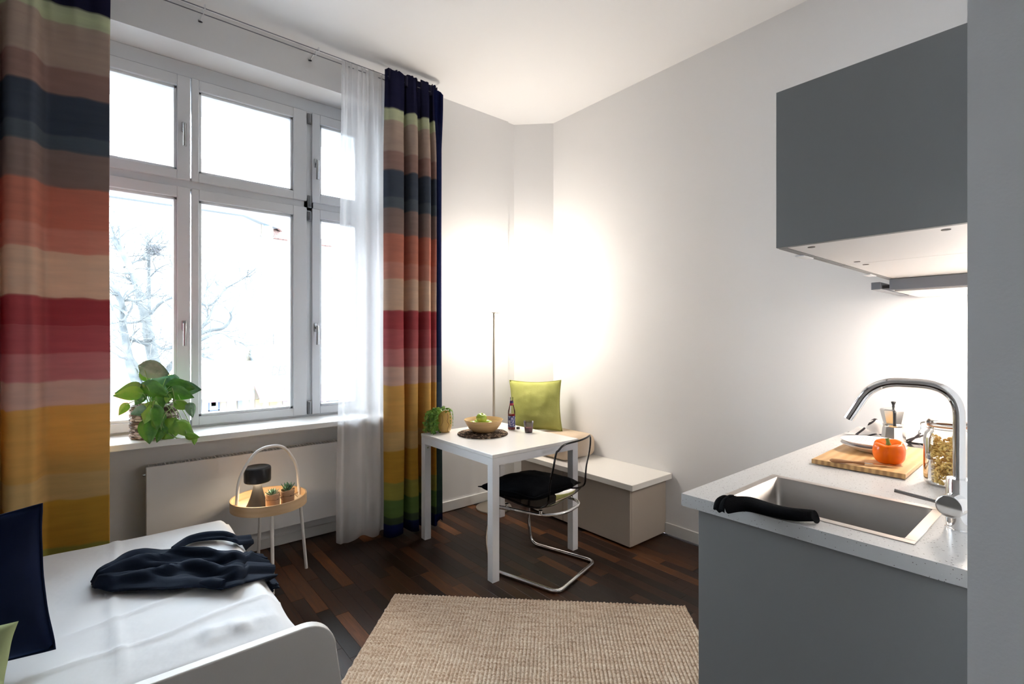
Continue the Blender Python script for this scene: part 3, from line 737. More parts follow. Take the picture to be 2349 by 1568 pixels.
ph = Vector((math.cos(R(16)), math.sin(R(16)), 0)); hp = [ph * -.192 + Vector((0, 0, TZ - .045)), ph * -.178 + Vector((0, 0, TZ + .15)), ph * -.075 + Vector((0, 0, TZ + .292)), ph * .085 + Vector((0, 0, TZ + .292)), ph * .178 + Vector((0, 0, TZ + .15)), ph * .192 + Vector((0, 0, TZ - .045))]
G().tube(fillet(hp, .07, 8), .0085, 12).build('handle', m_legw, tray, smooth=60)
TF = TZ - .043
# small black lamp
tl = thing('table_lamp', (.668, 3.125, TF), 0, 'small black mushroom lamp with cone foot on the tray', 'lamp'); tl.scale = (1, 1, 1.12)
m_blk = mat('satin_black_lamp', (.012, .013, .017), .32)
G().lathe([(0, 0), (.058, 0), (.060, .004), (.052, .018), (.038, .05), (.026, .09), (.020, .12), (.016, .145), (0, .145)], 40).build('foot', mat('matt_black_foot', (.014, .013, .013), .5), tl, smooth=40)
G().lathe([(0, .128), (.066, .128), (.0695, .131), (.071, .138), (.0715, .195), (.069, .203), (.062, .207), (.055, .2055), (0, .204)], 48).build('shade', m_blk, tl, smooth=35)
G().lathe([(.022, .127), (.058, .127), (.058, .1285), (.022, .1285)], 40).build('light_ring', emit('warm_tray_lamp', (1, .78, .52), LAMP_TRAY), tl)
m_kraft = mat('brown_kraft_paper', (.50, .32, .20), .8, vary=(12, (.42, .26, .16)), bump=(40, .5, .004))
m_succ = mat('grey_green_succulent', (.16, .30, .20), .5, vary=(30, (.26, .42, .30)))
m_succ2 = mat('dark_green_succulent', (.07, .20, .13), .4, vary=(30, (.18, .36, .24)))
m_string = mat('brown_twine', (.22, .13, .08), .9)
def leafshape(ln, w, t, bend=.3, n=7):
    g = G()
    def fn(u, v):
        a = u * 2 * math.pi; s = v; wd = w * math.sin(math.pi * min(1, s * .92 + .06)) ** .7 * (1 - .15 * s)
        return (wd * math.cos(a), s * ln, t * math.sin(a) * (1 - s * .5) + bend * ln * s * s)
    g.grid(fn, 6, n, wrap=True); return g
def succulent(x, y, label, m, big, seed):
    e = thing('succulent_pot', (x, y, TF), 0, label, 'potted plant'); rn = random.Random(seed)
    g = G()
    def pot(u, v):
        a = u * 2 * math.pi; r = .0315 + .0015 * math.sin(a * 3 + seed) + .002 * v - .002 * math.exp(-((v - .62) / .06) ** 2)
        return (r * math.cos(a), r * math.sin(a), v * .062 + .002 * math.sin(a * 4 + seed) * v)
    g.grid(pot, 36, 12, wrap=True); g.build('paper_wrap', m_kraft, e, smooth=180, solid=.002)
    G().lathe([(0, .05), (.031, .05), (.031, .001), (0, .001)], 24).build('soil', mat('dark_soil', (.04, .03, .02), .95), e)
    g = G(); g.tube([(.0335 * math.cos(k * .3), .0335 * math.sin(k * .3), .039 + .001 * math.sin(k)) for k in range(21)], .0012, 5, closed=True)
    g.tube([(.033, -.01, .039), (.05, -.016, .046), (.048, -.006, .036), (.034, -.008, .038), (.047, -.02, .026)], .001, 5); g.build('twine', m_string, e, smooth=180)
    g = G(); N = 22 if not big else 16
    for k in range(N):
        f = k / N; el = R(75) * (1 - f) + R(10) * f if not big else R(70) * (1 - f) + R(28) * f
        L_ = (.02 + .013 * f) * (1.25 if big else 1); a = k * 2.4 + rn.uniform(-.2, .2)
        lf = leafshape(L_ * 1.25, .0055 * (1.75 if big else 1), .003, .15)
        bmesh.ops.transform(lf.bm, matrix=Matrix.Translation((0, 0, .052)) @ Matrix.Rotation(a, 4, 'Z') @ Matrix.Rotation(el, 4, 'X'), verts=lf.bm.verts); g.add(lf.bm)
    g.build('leaves', m, e, smooth=180); e.scale = (1.12, 1.12, 1.4)
succulent(.728, 3.035, 'spiky grey-green succulent in a kraft paper wrap beside the black lamp', m_succ, False, 1)
succulent(.812, 3.055, 'broad-leaved succulent in a twine-tied paper wrap at the tray edge', m_succ2, True, 2)
# ================================================================== POTHOS ON THE SILL
po = thing('pothos_plant', (.205, 3.47, .857), 0, 'trailing pothos with glossy leaves in a woven basket on the sill', 'potted plant')
PW = lambda x, y, Y: aty(x, y, Y) - Vector((.205, 3.47, .857))
m_wick = mat('brown_white_wicker', (.10, .065, .045), .8, vary=(22, (.55, .46, .42), (.46, .56)), stretch=(1, 1, 2.2))
bask = G()
bask.lathe([(0, .004), (.10, .004), (.10, .17), (0, .17)], 30); bk = bask.build('basket', mat('basket_core', (.06, .045, .035), .9), po)
g = G()
for i in range(13):                       # woven coils
    z = .008 + i * .0142
    pts = [((.108 + .004 * math.sin(k * .9 + i * 3.14)) * math.cos(k * math.pi / 32), (.108 + .004 * math.sin(k * .9 + i * 3.14)) * math.sin(k * math.pi / 32), z) for k in range(64)]
    g.tube(pts, .0078, 6, closed=True)
g.build('coil', m_wick, bk, smooth=180)
for s in (0,):
    hp = [(.095, -.05, .17), (.10, -.045, .225), (.105, 0, .245), (.10, .045, .225), (.095, .05, .17)]
    G().tube([interp(hp, i / 16) for i in range(17)], .008, 8).build('handle', m_wick, bk, smooth=180)
m_leaf = mat('glossy_green_leaf', (.03, .15, .015), .28, vary=(2.2, (.10, .33, .03)), coat=.3)
m_leaf2 = mat('light_green_leaf', (.14, .38, .03), .32, vary=(2.2, (.24, .48, .05)), coat=.2)
m_leaf3 = mat('pale_backlit_leaf', (.10, .26, .14), .3, vary=(2.5, (.24, .40, .26)), coat=.3)  # backlight from the window put into a paler leaf colour
def heart(ln, curl=.25, fold=.18):
    """heart-shaped leaf, tip along -Z, stalk at the origin, facing -Y"""
    g = G(); NU, NV = 9, 12
    def fn(a, b):
        u = a * 2 - 1; s = b
        w = .37 * ln * (math.sin(math.pi * min(1, s ** .60 * .995)) ** .95 * (1 - .12 * s) + .01)
        z = -s * ln + .14 * ln * abs(u) * (1 - s) ** 3 * 1.5
        return (u * w, -fold * w * u * u * -1 - curl * ln * (s - .3) ** 2 + .02 * ln * math.sin(u * 6), z)
    g.grid(fn, NU, NV); return g
leaves = [  # px, py of the stalk end, length in px, tilt in the picture plane (deg, 0 = tip down), depth Y, material, yaw
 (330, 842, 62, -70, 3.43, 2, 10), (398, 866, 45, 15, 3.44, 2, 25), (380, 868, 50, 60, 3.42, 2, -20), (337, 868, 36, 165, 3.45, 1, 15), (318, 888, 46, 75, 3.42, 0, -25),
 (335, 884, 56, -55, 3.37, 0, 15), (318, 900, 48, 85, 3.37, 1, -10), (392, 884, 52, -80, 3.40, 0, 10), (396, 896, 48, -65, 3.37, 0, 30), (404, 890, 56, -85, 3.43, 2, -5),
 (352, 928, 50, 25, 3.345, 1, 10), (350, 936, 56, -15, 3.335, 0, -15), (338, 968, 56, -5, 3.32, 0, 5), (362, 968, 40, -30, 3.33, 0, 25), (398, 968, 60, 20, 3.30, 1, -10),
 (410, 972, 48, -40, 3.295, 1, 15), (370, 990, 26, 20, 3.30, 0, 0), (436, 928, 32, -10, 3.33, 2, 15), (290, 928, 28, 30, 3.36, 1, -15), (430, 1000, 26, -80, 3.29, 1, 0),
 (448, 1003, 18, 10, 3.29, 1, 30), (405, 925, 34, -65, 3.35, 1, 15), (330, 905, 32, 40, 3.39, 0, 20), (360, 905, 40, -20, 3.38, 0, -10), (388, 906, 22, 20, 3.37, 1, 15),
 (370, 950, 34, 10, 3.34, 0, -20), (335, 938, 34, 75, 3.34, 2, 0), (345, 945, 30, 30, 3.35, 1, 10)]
heart_meshes = [heart(1, c, f) for c, f in ((.25, .2), (.45, .35), (.1, .45))]
hm = [h.build('leaf', m_leaf, po, smooth=180) for h in heart_meshes]
base_leaf = [h.data for h in hm]
for h in hm: bpy.data.objects.remove(h)
vari = {}
top_c = Vector((0, 0, .17)); stems = G()
for i, (px, py, ln, tilt, Y, mi, yaw) in enumerate(leaves):
    p = PW(px, py, Y); size = ln * (Y / ray(px, py).y) / F * .95
    key = (i % 3, mi)
    if key not in vari:
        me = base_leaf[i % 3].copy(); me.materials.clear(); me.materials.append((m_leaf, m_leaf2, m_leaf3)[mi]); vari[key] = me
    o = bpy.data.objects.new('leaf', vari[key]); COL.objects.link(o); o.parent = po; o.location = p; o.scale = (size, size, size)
    o.rotation_euler = (Matrix.Rotation(R(-5 + yaw * .5), 3, 'Z') @ Matrix.Rotation(R(tilt), 3, 'Y') @ Matrix.Rotation(R(-18 + (i * 37 % 40) - 10), 3, 'X')).to_euler()
    st = Vector((p.x * .35, p.y * .35, .18)); mid = (st + p) / 2 + Vector((0, -.03, .03))
    if p.z < .12: st = Vector((p.x * .6, -.09, .185)); mid = Vector(((st.x + p.x) / 2, -.135, (st.z + p.z) / 2 + .02))
    stems.tube([interp([st, mid, p], t / 8) for t in range(9)], .0022, 5)
for seq in ([(395, 890), (400, 925), (378, 950), (372, 975), (395, 1000), (420, 1005), (433, 1000)], [(408, 905), (418, 925), (430, 932), (438, 930)], [(395, 995), (412, 1010), (428, 1008), (445, 1003)]):
    stems.tube([interp([PW(x, y, 3.315 if y > 940 else 3.36) for x, y in seq], t / 20) for t in range(21)], .0026, 5)
stems.build('stem', mat('green_stem', (.25, .38, .12), .5), po, smooth=180)

# ================================================================== DINING TABLE
DT = .745
tb = thing('dining_table', (1.712, 2.238, 0), 0, 'white square dining table with straight legs', 'table')
TW, TD = .728, .838
m_top = mat('white_table_top', (.88, .88, .88), .22); m_tleg = mat('white_table_frame', (.86, .87, .90), .3)
G().box(0, TW, 0, TD, DT - .021, DT, .002, 2).build('table_top', m_top, tb)
g = G()
for q in ((.05, TW - .05, .002, .022), (.05, TW - .05, TD - .022, TD - .002)): g.box(q[0], q[1], q[2], q[3], DT - .068, DT - .022)
for q in ((.002, .022), (TW - .022, TW - .002)): g.box(q[0], q[1], .05, TD - .05, DT - .068, DT - .022)
g.build('apron', m_tleg, tb)
for x in (0.0015, TW - .0515):
    for y in (.0015, TD - .0515): G().box(x, x + .05, y, y + .05, 0, DT - .022, .0015).build('leg', m_tleg, tb)
# placemat
pm = thing('placemat', (2.035, 2.775, DT), 0, 'round dark brown woven placemat under the fruit bowl', 'placemat')
m_mat = mat('dark_woven_seagrass', (.05, .03, .02), .9, vary=(45, (.42, .30, .20), (.5, .62)))
g = G()
for i in range(15):
    r = .008 + i * .0117
    g.tube([((r + .0012 * math.sin(k * 2.5 + i)) * math.cos(2 * math.pi * k / 60), (r + .0012 * math.sin(k * 2.5 + i)) * math.sin(2 * math.pi * k / 60), .0045 + .001 * math.sin(k * 1.7 + i)) for k in range(60)], .0066, 5, closed=True)
o = g.build('coil', m_mat, pm, smooth=180)
# bowl and apples
bw = thing('fruit_bowl', (2.05, 2.785, DT + .011), 0, 'flared bamboo bowl holding green apples', 'bowl')
m_bam = mat('spun_bamboo', (.72, .49, .25), .5, vary=(3, (.60, .38, .17)), stretch=(1, 1, 40))
prof = [(0, 0), (.05, 0), (.075, .006), (.10, .028), (.12, .055), (.137, .088), (.139, .09), (.137, .092), (.133, .088), (.115, .056), (.095, .032), (.07, .012), (0, .008)]
G().lathe(prof, 56).build('bowl_wall', m_bam, bw, smooth=60)
m_apple = mat('green_apple_skin', (.30, .50, .05), .25, vary=(6, (.46, .58, .10)), coat=.3)
def apple(x, y, z, label, tilt=(0, 0), r=.036):
    e = thing('apple', (x, y, z), 0, label, 'apple', 'green apples in the bamboo bowl'); e.rotation_euler = (tilt[0], tilt[1], .6)
    pr = []
    for i in range(21):
        a = math.pi * i / 20; q = math.sin(a); pr.append((r * q * (1 + .06 * math.cos(a)), -r * .9 * math.cos(a) * (1 - .0) - (r * .30 * math.exp(-(q / .28) ** 2) if i > 10 else -r * .22 * math.exp(-(q / .25) ** 2))))
    G().lathe(pr, 28).build('flesh', m_apple, e, smooth=180)
    G().tube([(0, 0, r * .55), (.002, 0, r * .8), (.006, .001, r * 1.05)], .0013, 5).build('stalk', m_string, e)
al = 'green apple lying low in the bamboo bowl'
apple(2.032, 2.785, DT + .114, 'green apple on top of the others with its hollow facing up', (.3, -.25), .038)
for x, y in ((1.985, 2.825), (2.00, 2.74), (2.068, 2.725), (2.10, 2.80), (2.055, 2.86)): apple(x, y, DT + .061, al, (.4 * (x - 2.04) * 10, .5), .035)
# trailing plant in a gourd-like pot
vp = thing('trailing_plant', (1.868, 3.02, DT), 0, 'trailing small-leaved plant in a tan cracked pot', 'potted plant')
m_gourd = mat('tan_glazed_pot', (.55, .33, .08), .35, vary=(5, (.70, .46, .14)), stretch=(3, 3, 1), coat=.2)
G().lathe([(0, 0), (.038, 0), (.048, .012), (.056, .04), (.059, .075), (.057, .105), (.050, .135), (.044, .150), (.040, .150), (.040, .135), (0, .13)], 40).build('pot', m_gourd, vp, smooth=60)
g = G()
for pts in ([(.0, .14), (.02, .11), (-.03, .085), (.05, .06), (.01, .03), (.04, .008)], [(-.25, .13), (-.2, .09), (-.28, .05)]):
    P3 = []
    for a, z in pts:
        th_ = R(-95) + a * 3; r = (.0595 if .04 < z < .1 else .0565 if z >= .1 and z < .12 else .0535 if z > .02 else .05); P3.append((r * math.cos(th_), r * math.sin(th_), z))
    g.tube([interp(P3, t / 20) for t in range(21)], .0014, 4)
g.build('crack', mat('dark_brown_crack', (.12, .06, .02), .8), vp)
fol = G(); vines = G(); rn = random.Random(11)
def rleaf(p, r, nrm):
    n = nrm.normalized(); a = n.orthogonal().normalized(); b = n.cross(a); c = fol.bm.verts.new(p + n * r * .15)
    ring = [fol.bm.verts.new(p + (a * math.cos(k * math.pi / 3.5) + b * math.sin(k * math.pi / 3.5)) * r) for k in range(7)]
    for k in range(7): fol.bm.faces.new((c, ring[k], ring[(k + 1) % 7]))
for i in range(70):
    a = rn.uniform(0, 6.28); r = rn.uniform(0, .062); z = .150 + .035 * (1 - (r / .065) ** 2) * rn.uniform(.3, 1)
    rleaf(Vector((r * math.cos(a), r * math.sin(a), z)), rn.uniform(.006, .010), Vector((rn.gauss(0, .6), rn.gauss(0, .6) - .3, 1)))
for i in range(42):
    a = R(rn.uniform(105, 205)); ln = rn.uniform(.10, .20); r0 = .045; r1 = rn.uniform(.07, .115)
    if i > 37: a = R(rn.uniform(150, 185)); ln = .245; r1 = .135
    dv = Vector((math.cos(a), math.sin(a), 0)); hit = .012
    kn = [dv * r0 + Vector((0, 0, .145)), dv * (r0 + .025) + Vector((0, 0, .158)), dv * r1 + Vector((0, 0, .12)), dv * (r1 + .008) + Vector((rn.gauss(0, .006), rn.gauss(0, .006), max(.145 - ln, hit if i <= 37 else -.1)))]
    pts = [interp(kn, t / 16) for t in range(17)]; vines.tube(pts, .0009, 4)
    for t in range(2, 17):
        for k in range(2): rleaf(pts[t] + Vector((rn.gauss(0, .006), rn.gauss(0, .006), rn.gauss(0, .005))), rn.uniform(.006, .010), dv + Vector((rn.gauss(0, .5), rn.gauss(0, .5) - .3, rn.gauss(.5, .4))))
for i in range(4):
    a = R(rn.uniform(-80, -20)); dv = Vector((math.cos(a), math.sin(a), 0))
    pts = [interp([dv * .04 + Vector((0, 0, .148)), dv * .06 + Vector((0, 0, .15)), dv * .066 + Vector((0, 0, .11 - .02 * i))], t / 8) for t in range(9)]; vines.tube(pts, .0009, 4)
    for t in range(2, 9): rleaf(pts[t], .006, dv + Vector((0, -.3, .3)))
vines.tube([interp([(-.05, 0, .16), (-.09, .01, .155), (-.13, .0, .12), (-.15, -.005, .09)], t / 10) for t in range(11)], .0012, 4)
o = fol.build('foliage', mat('small_green_leaves', (.06, .22, .02), .4, vary=(25, (.24, .42, .05))), vp); o['kind'] = 'stuff'
vines.build('vine', mat('thin_green_vine', (.16, .26, .07), .6), vp)
# bottle
bo = thing('bottle', (2.30, 2.775, DT), 0, 'clear bottle half full of red juice with a blue label', 'bottle')
m_bottle = clear('bottle_glass', (.93, .95, .93), 1.45, .03)
G().lathe([(0, .002), (.026, .002), (.0275, .006), (.0275, .128), (.026, .142), (.017, .175), (.0135, .20), (.0115, .215), (.0115, .238), (.0105, .24)], 36).build('glass_body', m_bottle, bo, smooth=60)
m_juice = mat('red_juice', (.42, .008, .012), .15, vary=(20, (.25, .005, .02)))
G().lathe([(0, .005), (.0250, .005), (.0255, .01), (.0255, .118), (0, .118)], 32).build('juice', m_juice, bo, smooth=50)
g = G(); g.grid(lambda u, v: (.0278 * math.cos(R(-290) + u * R(250)), .0278 * math.sin(R(-290) + u * R(250)), .022 + v * .082), 40, 2); g.build('label', mat('dark_blue_label', (.035, .04, .16), .5, vary=(60, (.45, .45, .55), (.55, .6))), bo, smooth=180)
g = G(); g.grid(lambda u, v: (.0280 * math.cos(R(-150) + u * R(60)), .0280 * math.sin(R(-150) + u * R(60)), .03 + v * .065), 12, 2); g.build('label_panel', mat('pale_label_print', (.10, .11, .30), .5, vary=(110, (.75, .72, .78), (.52, .56))), bo, smooth=180)
G().lathe([(.0155, .180), (.0150, .193), (.0140, .195), (.0135, .183)], 28).build('neck_band', mat('pink_neck_band', (.60, .05, .10), .5), bo, smooth=60)
G().lathe([(.0143, .196), (.0130, .212), (.0122, .213), (.0130, .197)], 28).build('neck_band', mat('violet_neck_band', (.07, .04, .16), .5), bo, smooth=60)
cp = G().lathe([(0, 0), (.0125, 0), (.0135, .003), (.0135, .014), (.012, .016), (0, .016)], 24).build('bottle_cap', mat('dark_grey_cap', (.06, .06, .06), .5), None, smooth=40, loc=(2.352, 2.762, DT)); tag(cp, 'small dark bottle cap lying beside the juice bottle', 'bottle cap')  # loose screw cap of the juice bottle, lying on the table
# tumbler
tu = thing('tumbler', (2.322, 2.61, DT), 0, 'cut-glass tumbler with red drink on the table', 'glass')
g = G(); N = 36
def cut(u, v):
    a = u * 2 * math.pi; r = .027 + .010 * v; k = max(0, math.sin(a * 7 + v * 9)) * max(0, math.sin(a * 7 - v * 9)); return ((r - .0016 * k) * math.cos(a), (r - .0016 * k) * math.sin(a), .0015 + v * .080)
g.grid(cut, 84, 26, wrap=True); g.lathe([(0, .004), (.027, .0015)], 84); g.build('glass_wall', clear('purple_cut_glass', (.62, .58, .68), 1.5, .05, 1.6), tu, smooth=25)
G().lathe([(0, .006), (.0255, .006), (.0285, .038), (0, .038)], 36).build('drink', mat('red_drink', (.20, .01, .02), .1), tu, smooth=50)

# ================================================================== CHAIR
ch = thing('cantilever_chair', (2.078, 2.205, 0), math.atan2(.257, .967), 'clear plastic cantilever chair with chrome tube frame', 'chair')
g = G(); hw = .232; zt_ = .395; rt_ = .0115
path = [(-hw, .245, zt_ - .03), (-hw, .275, .25), (-hw, .245, rt_ + .001), (-hw, -.245, rt_ + .001), (hw, -.245, rt_ + .001), (hw, .245, rt_ + .001), (hw, .275, .25), (hw, .245, zt_ - .03)]
left = [(-hw, -.245 + .07, rt_ + .001)]
pts = fillet([(-hw * .86, .10, zt_ + .002), (-hw * .95, .235, zt_), (-hw, .262, .2), (-hw, .235, rt_ + .001), (-hw, -.245, rt_ + .001), (hw, -.245, rt_ + .001), (hw, .235, rt_ + .001), (hw, .262, .2), (hw * .95, .235, zt_), (hw * .86, .10, zt_ + .002)], .055, 8)
g.tube(pts, rt_, 14, caps=True); g.build('frame_tube', m_chrome, ch, smooth=60)
g = G(); g.tube(fillet([(-hw * .86, .12, zt_ + .002), (-hw * .8, -.12, zt_ + .003), (-.10, -.215, zt_ + .012), (.10, -.215, zt_ + .012), (hw * .8, -.12, zt_ + .003), (hw * .86, .12, zt_ + .002)], .08, 8), .009, 12); g.build('seat_rail', m_chrome, ch, smooth=60)
for sx in (-1, 1):
    for y in (.13, -.10):
        G().lathe([(0, 0), (.008, 0), (.008, .022), (.012, .024), (0, .026)], 14, (sx * hw * (.86 if y > 0 else .79), y, zt_ + .006)).build('bolt', m_chrome, ch, smooth=40)
prof2 = [(.225, .438), (.20, .445), (.12, .436), (.02, .422), (-.07, .420), (-.14, .435), (-.19, .475), (-.215, .54), (-.235, .62), (-.255, .70), (-.268, .78), (-.275, .825)]
def shell(u, v):
    q = interp([(0, a, b) for a, b in prof2], v); s = u * 2 - 1
    w = .215 + .012 * math.sin(v * math.pi) - .016 * smoothstep(.85, 1, v) - .02 * (1 - smoothstep(0, .12, v))
    x = s * w; y, z = q.y, q.z
    back = smoothstep(.42, .75, v)
    y += back * .038 * s * s * 1.2                       # the back wraps round the sitter
    z += (1 - back) * .028 * abs(s) ** 3
    if v > .9: z -= .016 * smoothstep(.9, 1, v) * abs(s) ** 8 * 2
    return (x, y, z)
m_acr = clear('smoky_clear_acrylic', (.72, .72, .74), 1.35, .02, .8)
m_rim = clear('dark_acrylic_edge', (.16, .16, .20), 1.5, .05, 1.0)
g = G(); g.grid(shell, 30, 48); sh_ = g.build('seat_shell', m_acr, ch, smooth=180)
edge = [shell(0, i / 40) for i in range(41)] + [shell(i / 20, 1) for i in range(1, 21)] + [shell(1, 1 - i / 40) for i in range(1, 41)] + [shell(1 - i / 20, 0) for i in range(1, 20)]
G().tube(edge, .0058, 8, closed=True).build('shell_edge', m_rim, sh_, smooth=180)
ca = Vector((2.03, 2.29, .0)); fwd = Vector((-.257, .967))
m_blackc = mat('black_cotton', (.004, .005, .007), .9, spec=.06, bump=(20, .25, .01))
cushion('seat_cushion', .47, .45, .14, (2.045, 2.285, .500), (R(-3), R(2), math.atan2(.257, .967) - R(6)), m_blackc, 'black square cushion on the clear chair seat', 12, m_blackc, pinch=.08, power=.45)

# ================================================================== BENCH
be = thing('storage_bench', (2.70, 2.01, 0), 0, 'low taupe storage bench with white top along the wall', 'bench')
m_taupe = mat('taupe_cabinet_board', (.47, .41, .35), .45)
BW, BD = XR - 2.70, 1.12
G().box(.02, BW - .002, 0, BD, .012, .409, .0015).build('carcass', m_taupe, be)
G().box(.06, BW - .02, .03, BD - .03, 0, .014).build('plinth', m_taupe, be)
for y0, y1 in ((.0, .625), (.629, BD)): G().box(0, .0185, y0, y1, .014, .406, .0012).build('door', m_taupe, be)
G().box(-.04, BW - .001, -.05, BD + .01, .409, .449, .003, 2).build('bench_top', mat('white_bench_top', (.83, .81, .77), .35), be)
# beige seat pad and green cushion
sp_ = thing('seat_pad', (2.93, 2.835, .449), 0, 'thick beige seat pad on the bench under the green cushion', 'seat pad')
g = G(); g.box(-.19, .19, -.185, .235, 0, .185, .06, 5); g.build('cover', mat('beige_cotton', (.66, .53, .40), .9, bump=(30, .15)), sp_, smooth=180)
m_green = mat('moss_green_linen', (.33, .345, .085), .85, vary=(7, (.40, .41, .12)), bump=(70, .25, .003))
cushion('green_linen_cushion', .45, .44, .13, (2.825, 3.085, .845), stand((-.64, -.77), R(15)), m_green, 'moss green linen cushion leaning in the wall corner', 21, m_green, pinch=.09)

# ================================================================== FLOOR LAMP
fl = thing('floor_lamp', (2.487, 3.235, 0), 0, 'floor lamp with glowing round globe on a thin metal pole', 'floor lamp')
m_sat = mat('satin_nickel', (.60, .55, .48), .3, 1)
G().lathe([(0, 0), (.148, 0), (.150, .004), (.148, .012), (.02, .016), (0, .017)], 56).build('base', m_sat, fl, smooth=40)
G().tube([(0, 0, .01), (0, 0, 1.632)], .0105, 16).build('pole', m_sat, fl, smooth=60)
G().lathe([(0, 0), (.055, 0), (.057, .003), (.057, .008), (0, .010)], 40, (0, 0, 1.630)).build('globe_holder', m_sat, fl, smooth=40)
pr = [(.156 * math.sin(math.pi * i / 28), 1.752 - .116 * math.cos(math.pi * i / 28)) for i in range(29)]; pr[0] = (0, pr[0][1]); pr[-1] = (0, pr[-1][1])
G().lathe(pr, 48).build('globe', emit('warm_opal_globe', (1, .90, .77), LAMP_GLOBE), fl, smooth=180)
# ================================================================== KITCHEN
m_grey = mat('grey_cabinet_front', (.27, .27, .27), .5, spec=.3)
KX, KZ = 1.468, .905
m_corp = mat('white_cabinet_board', (.86, .83, .81), .4)
lab = ['grey base cabinet with end panel under the sink', 'grey base cabinet between the sink cabinet and the wall cabinet run', 'grey base cabinet under the hob by the wall']
lab[1] = 'grey middle base cabinet under the cutting board'
for i, (x0, x1) in enumerate(((1.50, 2.06), (2.062, 2.60), (2.602, XR - .002))):
    c = thing('base_cabinet', (x0, .14, 0), 0, lab[i], 'cabinet', 'base cabinets of the kitchen run'); w = x1 - x0
    g = G(); g.box(0, .018, .005, .66, .10, .862); g.box(w - .018, w, .005, .66, .10, .862); g.box(0, w, .005, .02, .10, .862); g.box(.018, w - .018, .02, .66, .10, .118); g.build('carcass', m_corp, c)
    G().box(.003, w - .003, .662, .682, .105, .860, .0012).build('door', m_grey, c)
    G().box(0, w, .02, .61, 0, .10).build('plinth', m_grey, c)
    if i == 0: G().box(-.018, -.0005, .0, .692, 0, .863, .001).build('end_panel', m_grey, c)
def speckle():
    m, nt, p = newmat('speckled_white_worktop'); L = nt.links.new
    tc = nd(nt, 'ShaderNodeTexCoord'); v = nd(nt, 'ShaderNodeTexVoronoi'); v.inputs['Scale'].default_value = 210; L(tc.outputs['Object'], v.inputs['Vector'])
    r = nd(nt, 'ShaderNodeValToRGB'); cr = r.color_ramp; cr.interpolation = 'CONSTANT'
    cr.elements[0].position = 0; cr.elements[0].color = (.66, .655, .65, 1); cr.elements[1].position = .78; cr.elements[1].color = (.52, .51, .51, 1)
    e = cr.elements.new(.90); e.color = (.84, .83, .82, 1); e = cr.elements.new(.94); e.color = (.20, .18, .17, 1)
    sx = nd(nt, 'ShaderNodeSeparateColor'); L(v.outputs['Color'], sx.inputs[0]); L(sx.outputs[0], r.inputs[0])
    lt = nd(nt, 'ShaderNodeMath', operation='LESS_THAN'); lt.inputs[1].default_value = .38; L(v.outputs['Distance'], lt.inputs[0])
    mx = nd(nt, 'ShaderNodeMixRGB'); mx.inputs[1].default_value = (.66, .655, .65, 1); L(lt.outputs[0], mx.inputs[0]); L(r.outputs[0], mx.inputs[2])
    L(mx.outputs[0], p.inputs['Base Color']); p.inputs['Roughness'].default_value = .32; return m
SX0, SX1, SY0, SY1 = 1.568, 1.912, .313, .762
g = G(); y0, y1 = .132, .885
g.box(KX, SX0, y0, y1, .865, KZ); g.box(SX1, XR - .001, y0, y1, .865, KZ); g.box(SX0, SX1, y0, SY0, .865, KZ); g.box(SX0, SX1, SY1, y1, .865, KZ)
bmesh.ops.remove_doubles(g.bm, verts=g.bm.verts, dist=.0001)
wt = g.build('worktop', speckle(), None); tag(wt, 'speckled white kitchen worktop with cut-out for the sink', 'worktop')
# sink
sk = thing('sink', ((SX0 + SX1) / 2, (SY0 + SY1) / 2, KZ), 0, 'steel rectangular sink set into the white worktop', 'sink')
m_rimst = mat('brushed_steel_rim', (.66, .60, .55), .3, 1); m_bowlst = mat('brushed_steel_bowl', (.42, .40, .38), .38, 1, bump=(60, .05))
hx, hy = (SX1 - SX0) / 2, (SY1 - SY0) / 2
g = G()
for q in ((-hx - .022, -hx + .004, -hy - .022, hy + .022), (hx - .004, hx + .022, -hy - .022, hy + .022)): g.box(q[0], q[1], q[2], q[3], 0, .0025, .001)
for q in ((-hy - .022, -hy + .004), (hy - .004, hy + .022)): g.box(-hx + .004, hx - .004, q[0], q[1], 0, .0025, .001)
g.build('rim', m_rimst, sk)
g = G(); rb = .03
def rr_loop(r, ins, z):
    pts = []
    for cx_, cy_, a0 in ((hx - ins - r, hy - ins - r, 0), (-hx + ins + r, hy - ins - r, 90), (-hx + ins + r, -hy + ins + r, 180), (hx - ins - r, -hy + ins + r, 270)):
        for k_ in range(7): a = R(a0 + 15 * k_); pts.append((cx_ + r * math.cos(a), cy_ + r * math.sin(a), z))
    return pts
loops = [rr_loop(.02, .003, .001), rr_loop(.02, .004, -.15), rr_loop(.025, .008, -.168), rr_loop(.03, .03, -.178), rr_loop(.02, .12, -.181)]
vl = [[g.bm.verts.new(p) for p in l] for l in loops]
for A, B in zip(vl, vl[1:]):
    for k_ in range(28): g.bm.faces.new((A[k_], A[(k_ + 1) % 28], B[(k_ + 1) % 28], B[k_]))
g.bm.faces.new(vl[-1]); g.build('bowl', m_bowlst, sk, smooth=50, solid=.0015)
G().lathe([(0, -.176), (.03, -.176), (.04, -.178), (.04, -.181)], 28).build('drain', m_chrome, sk, smooth=40)
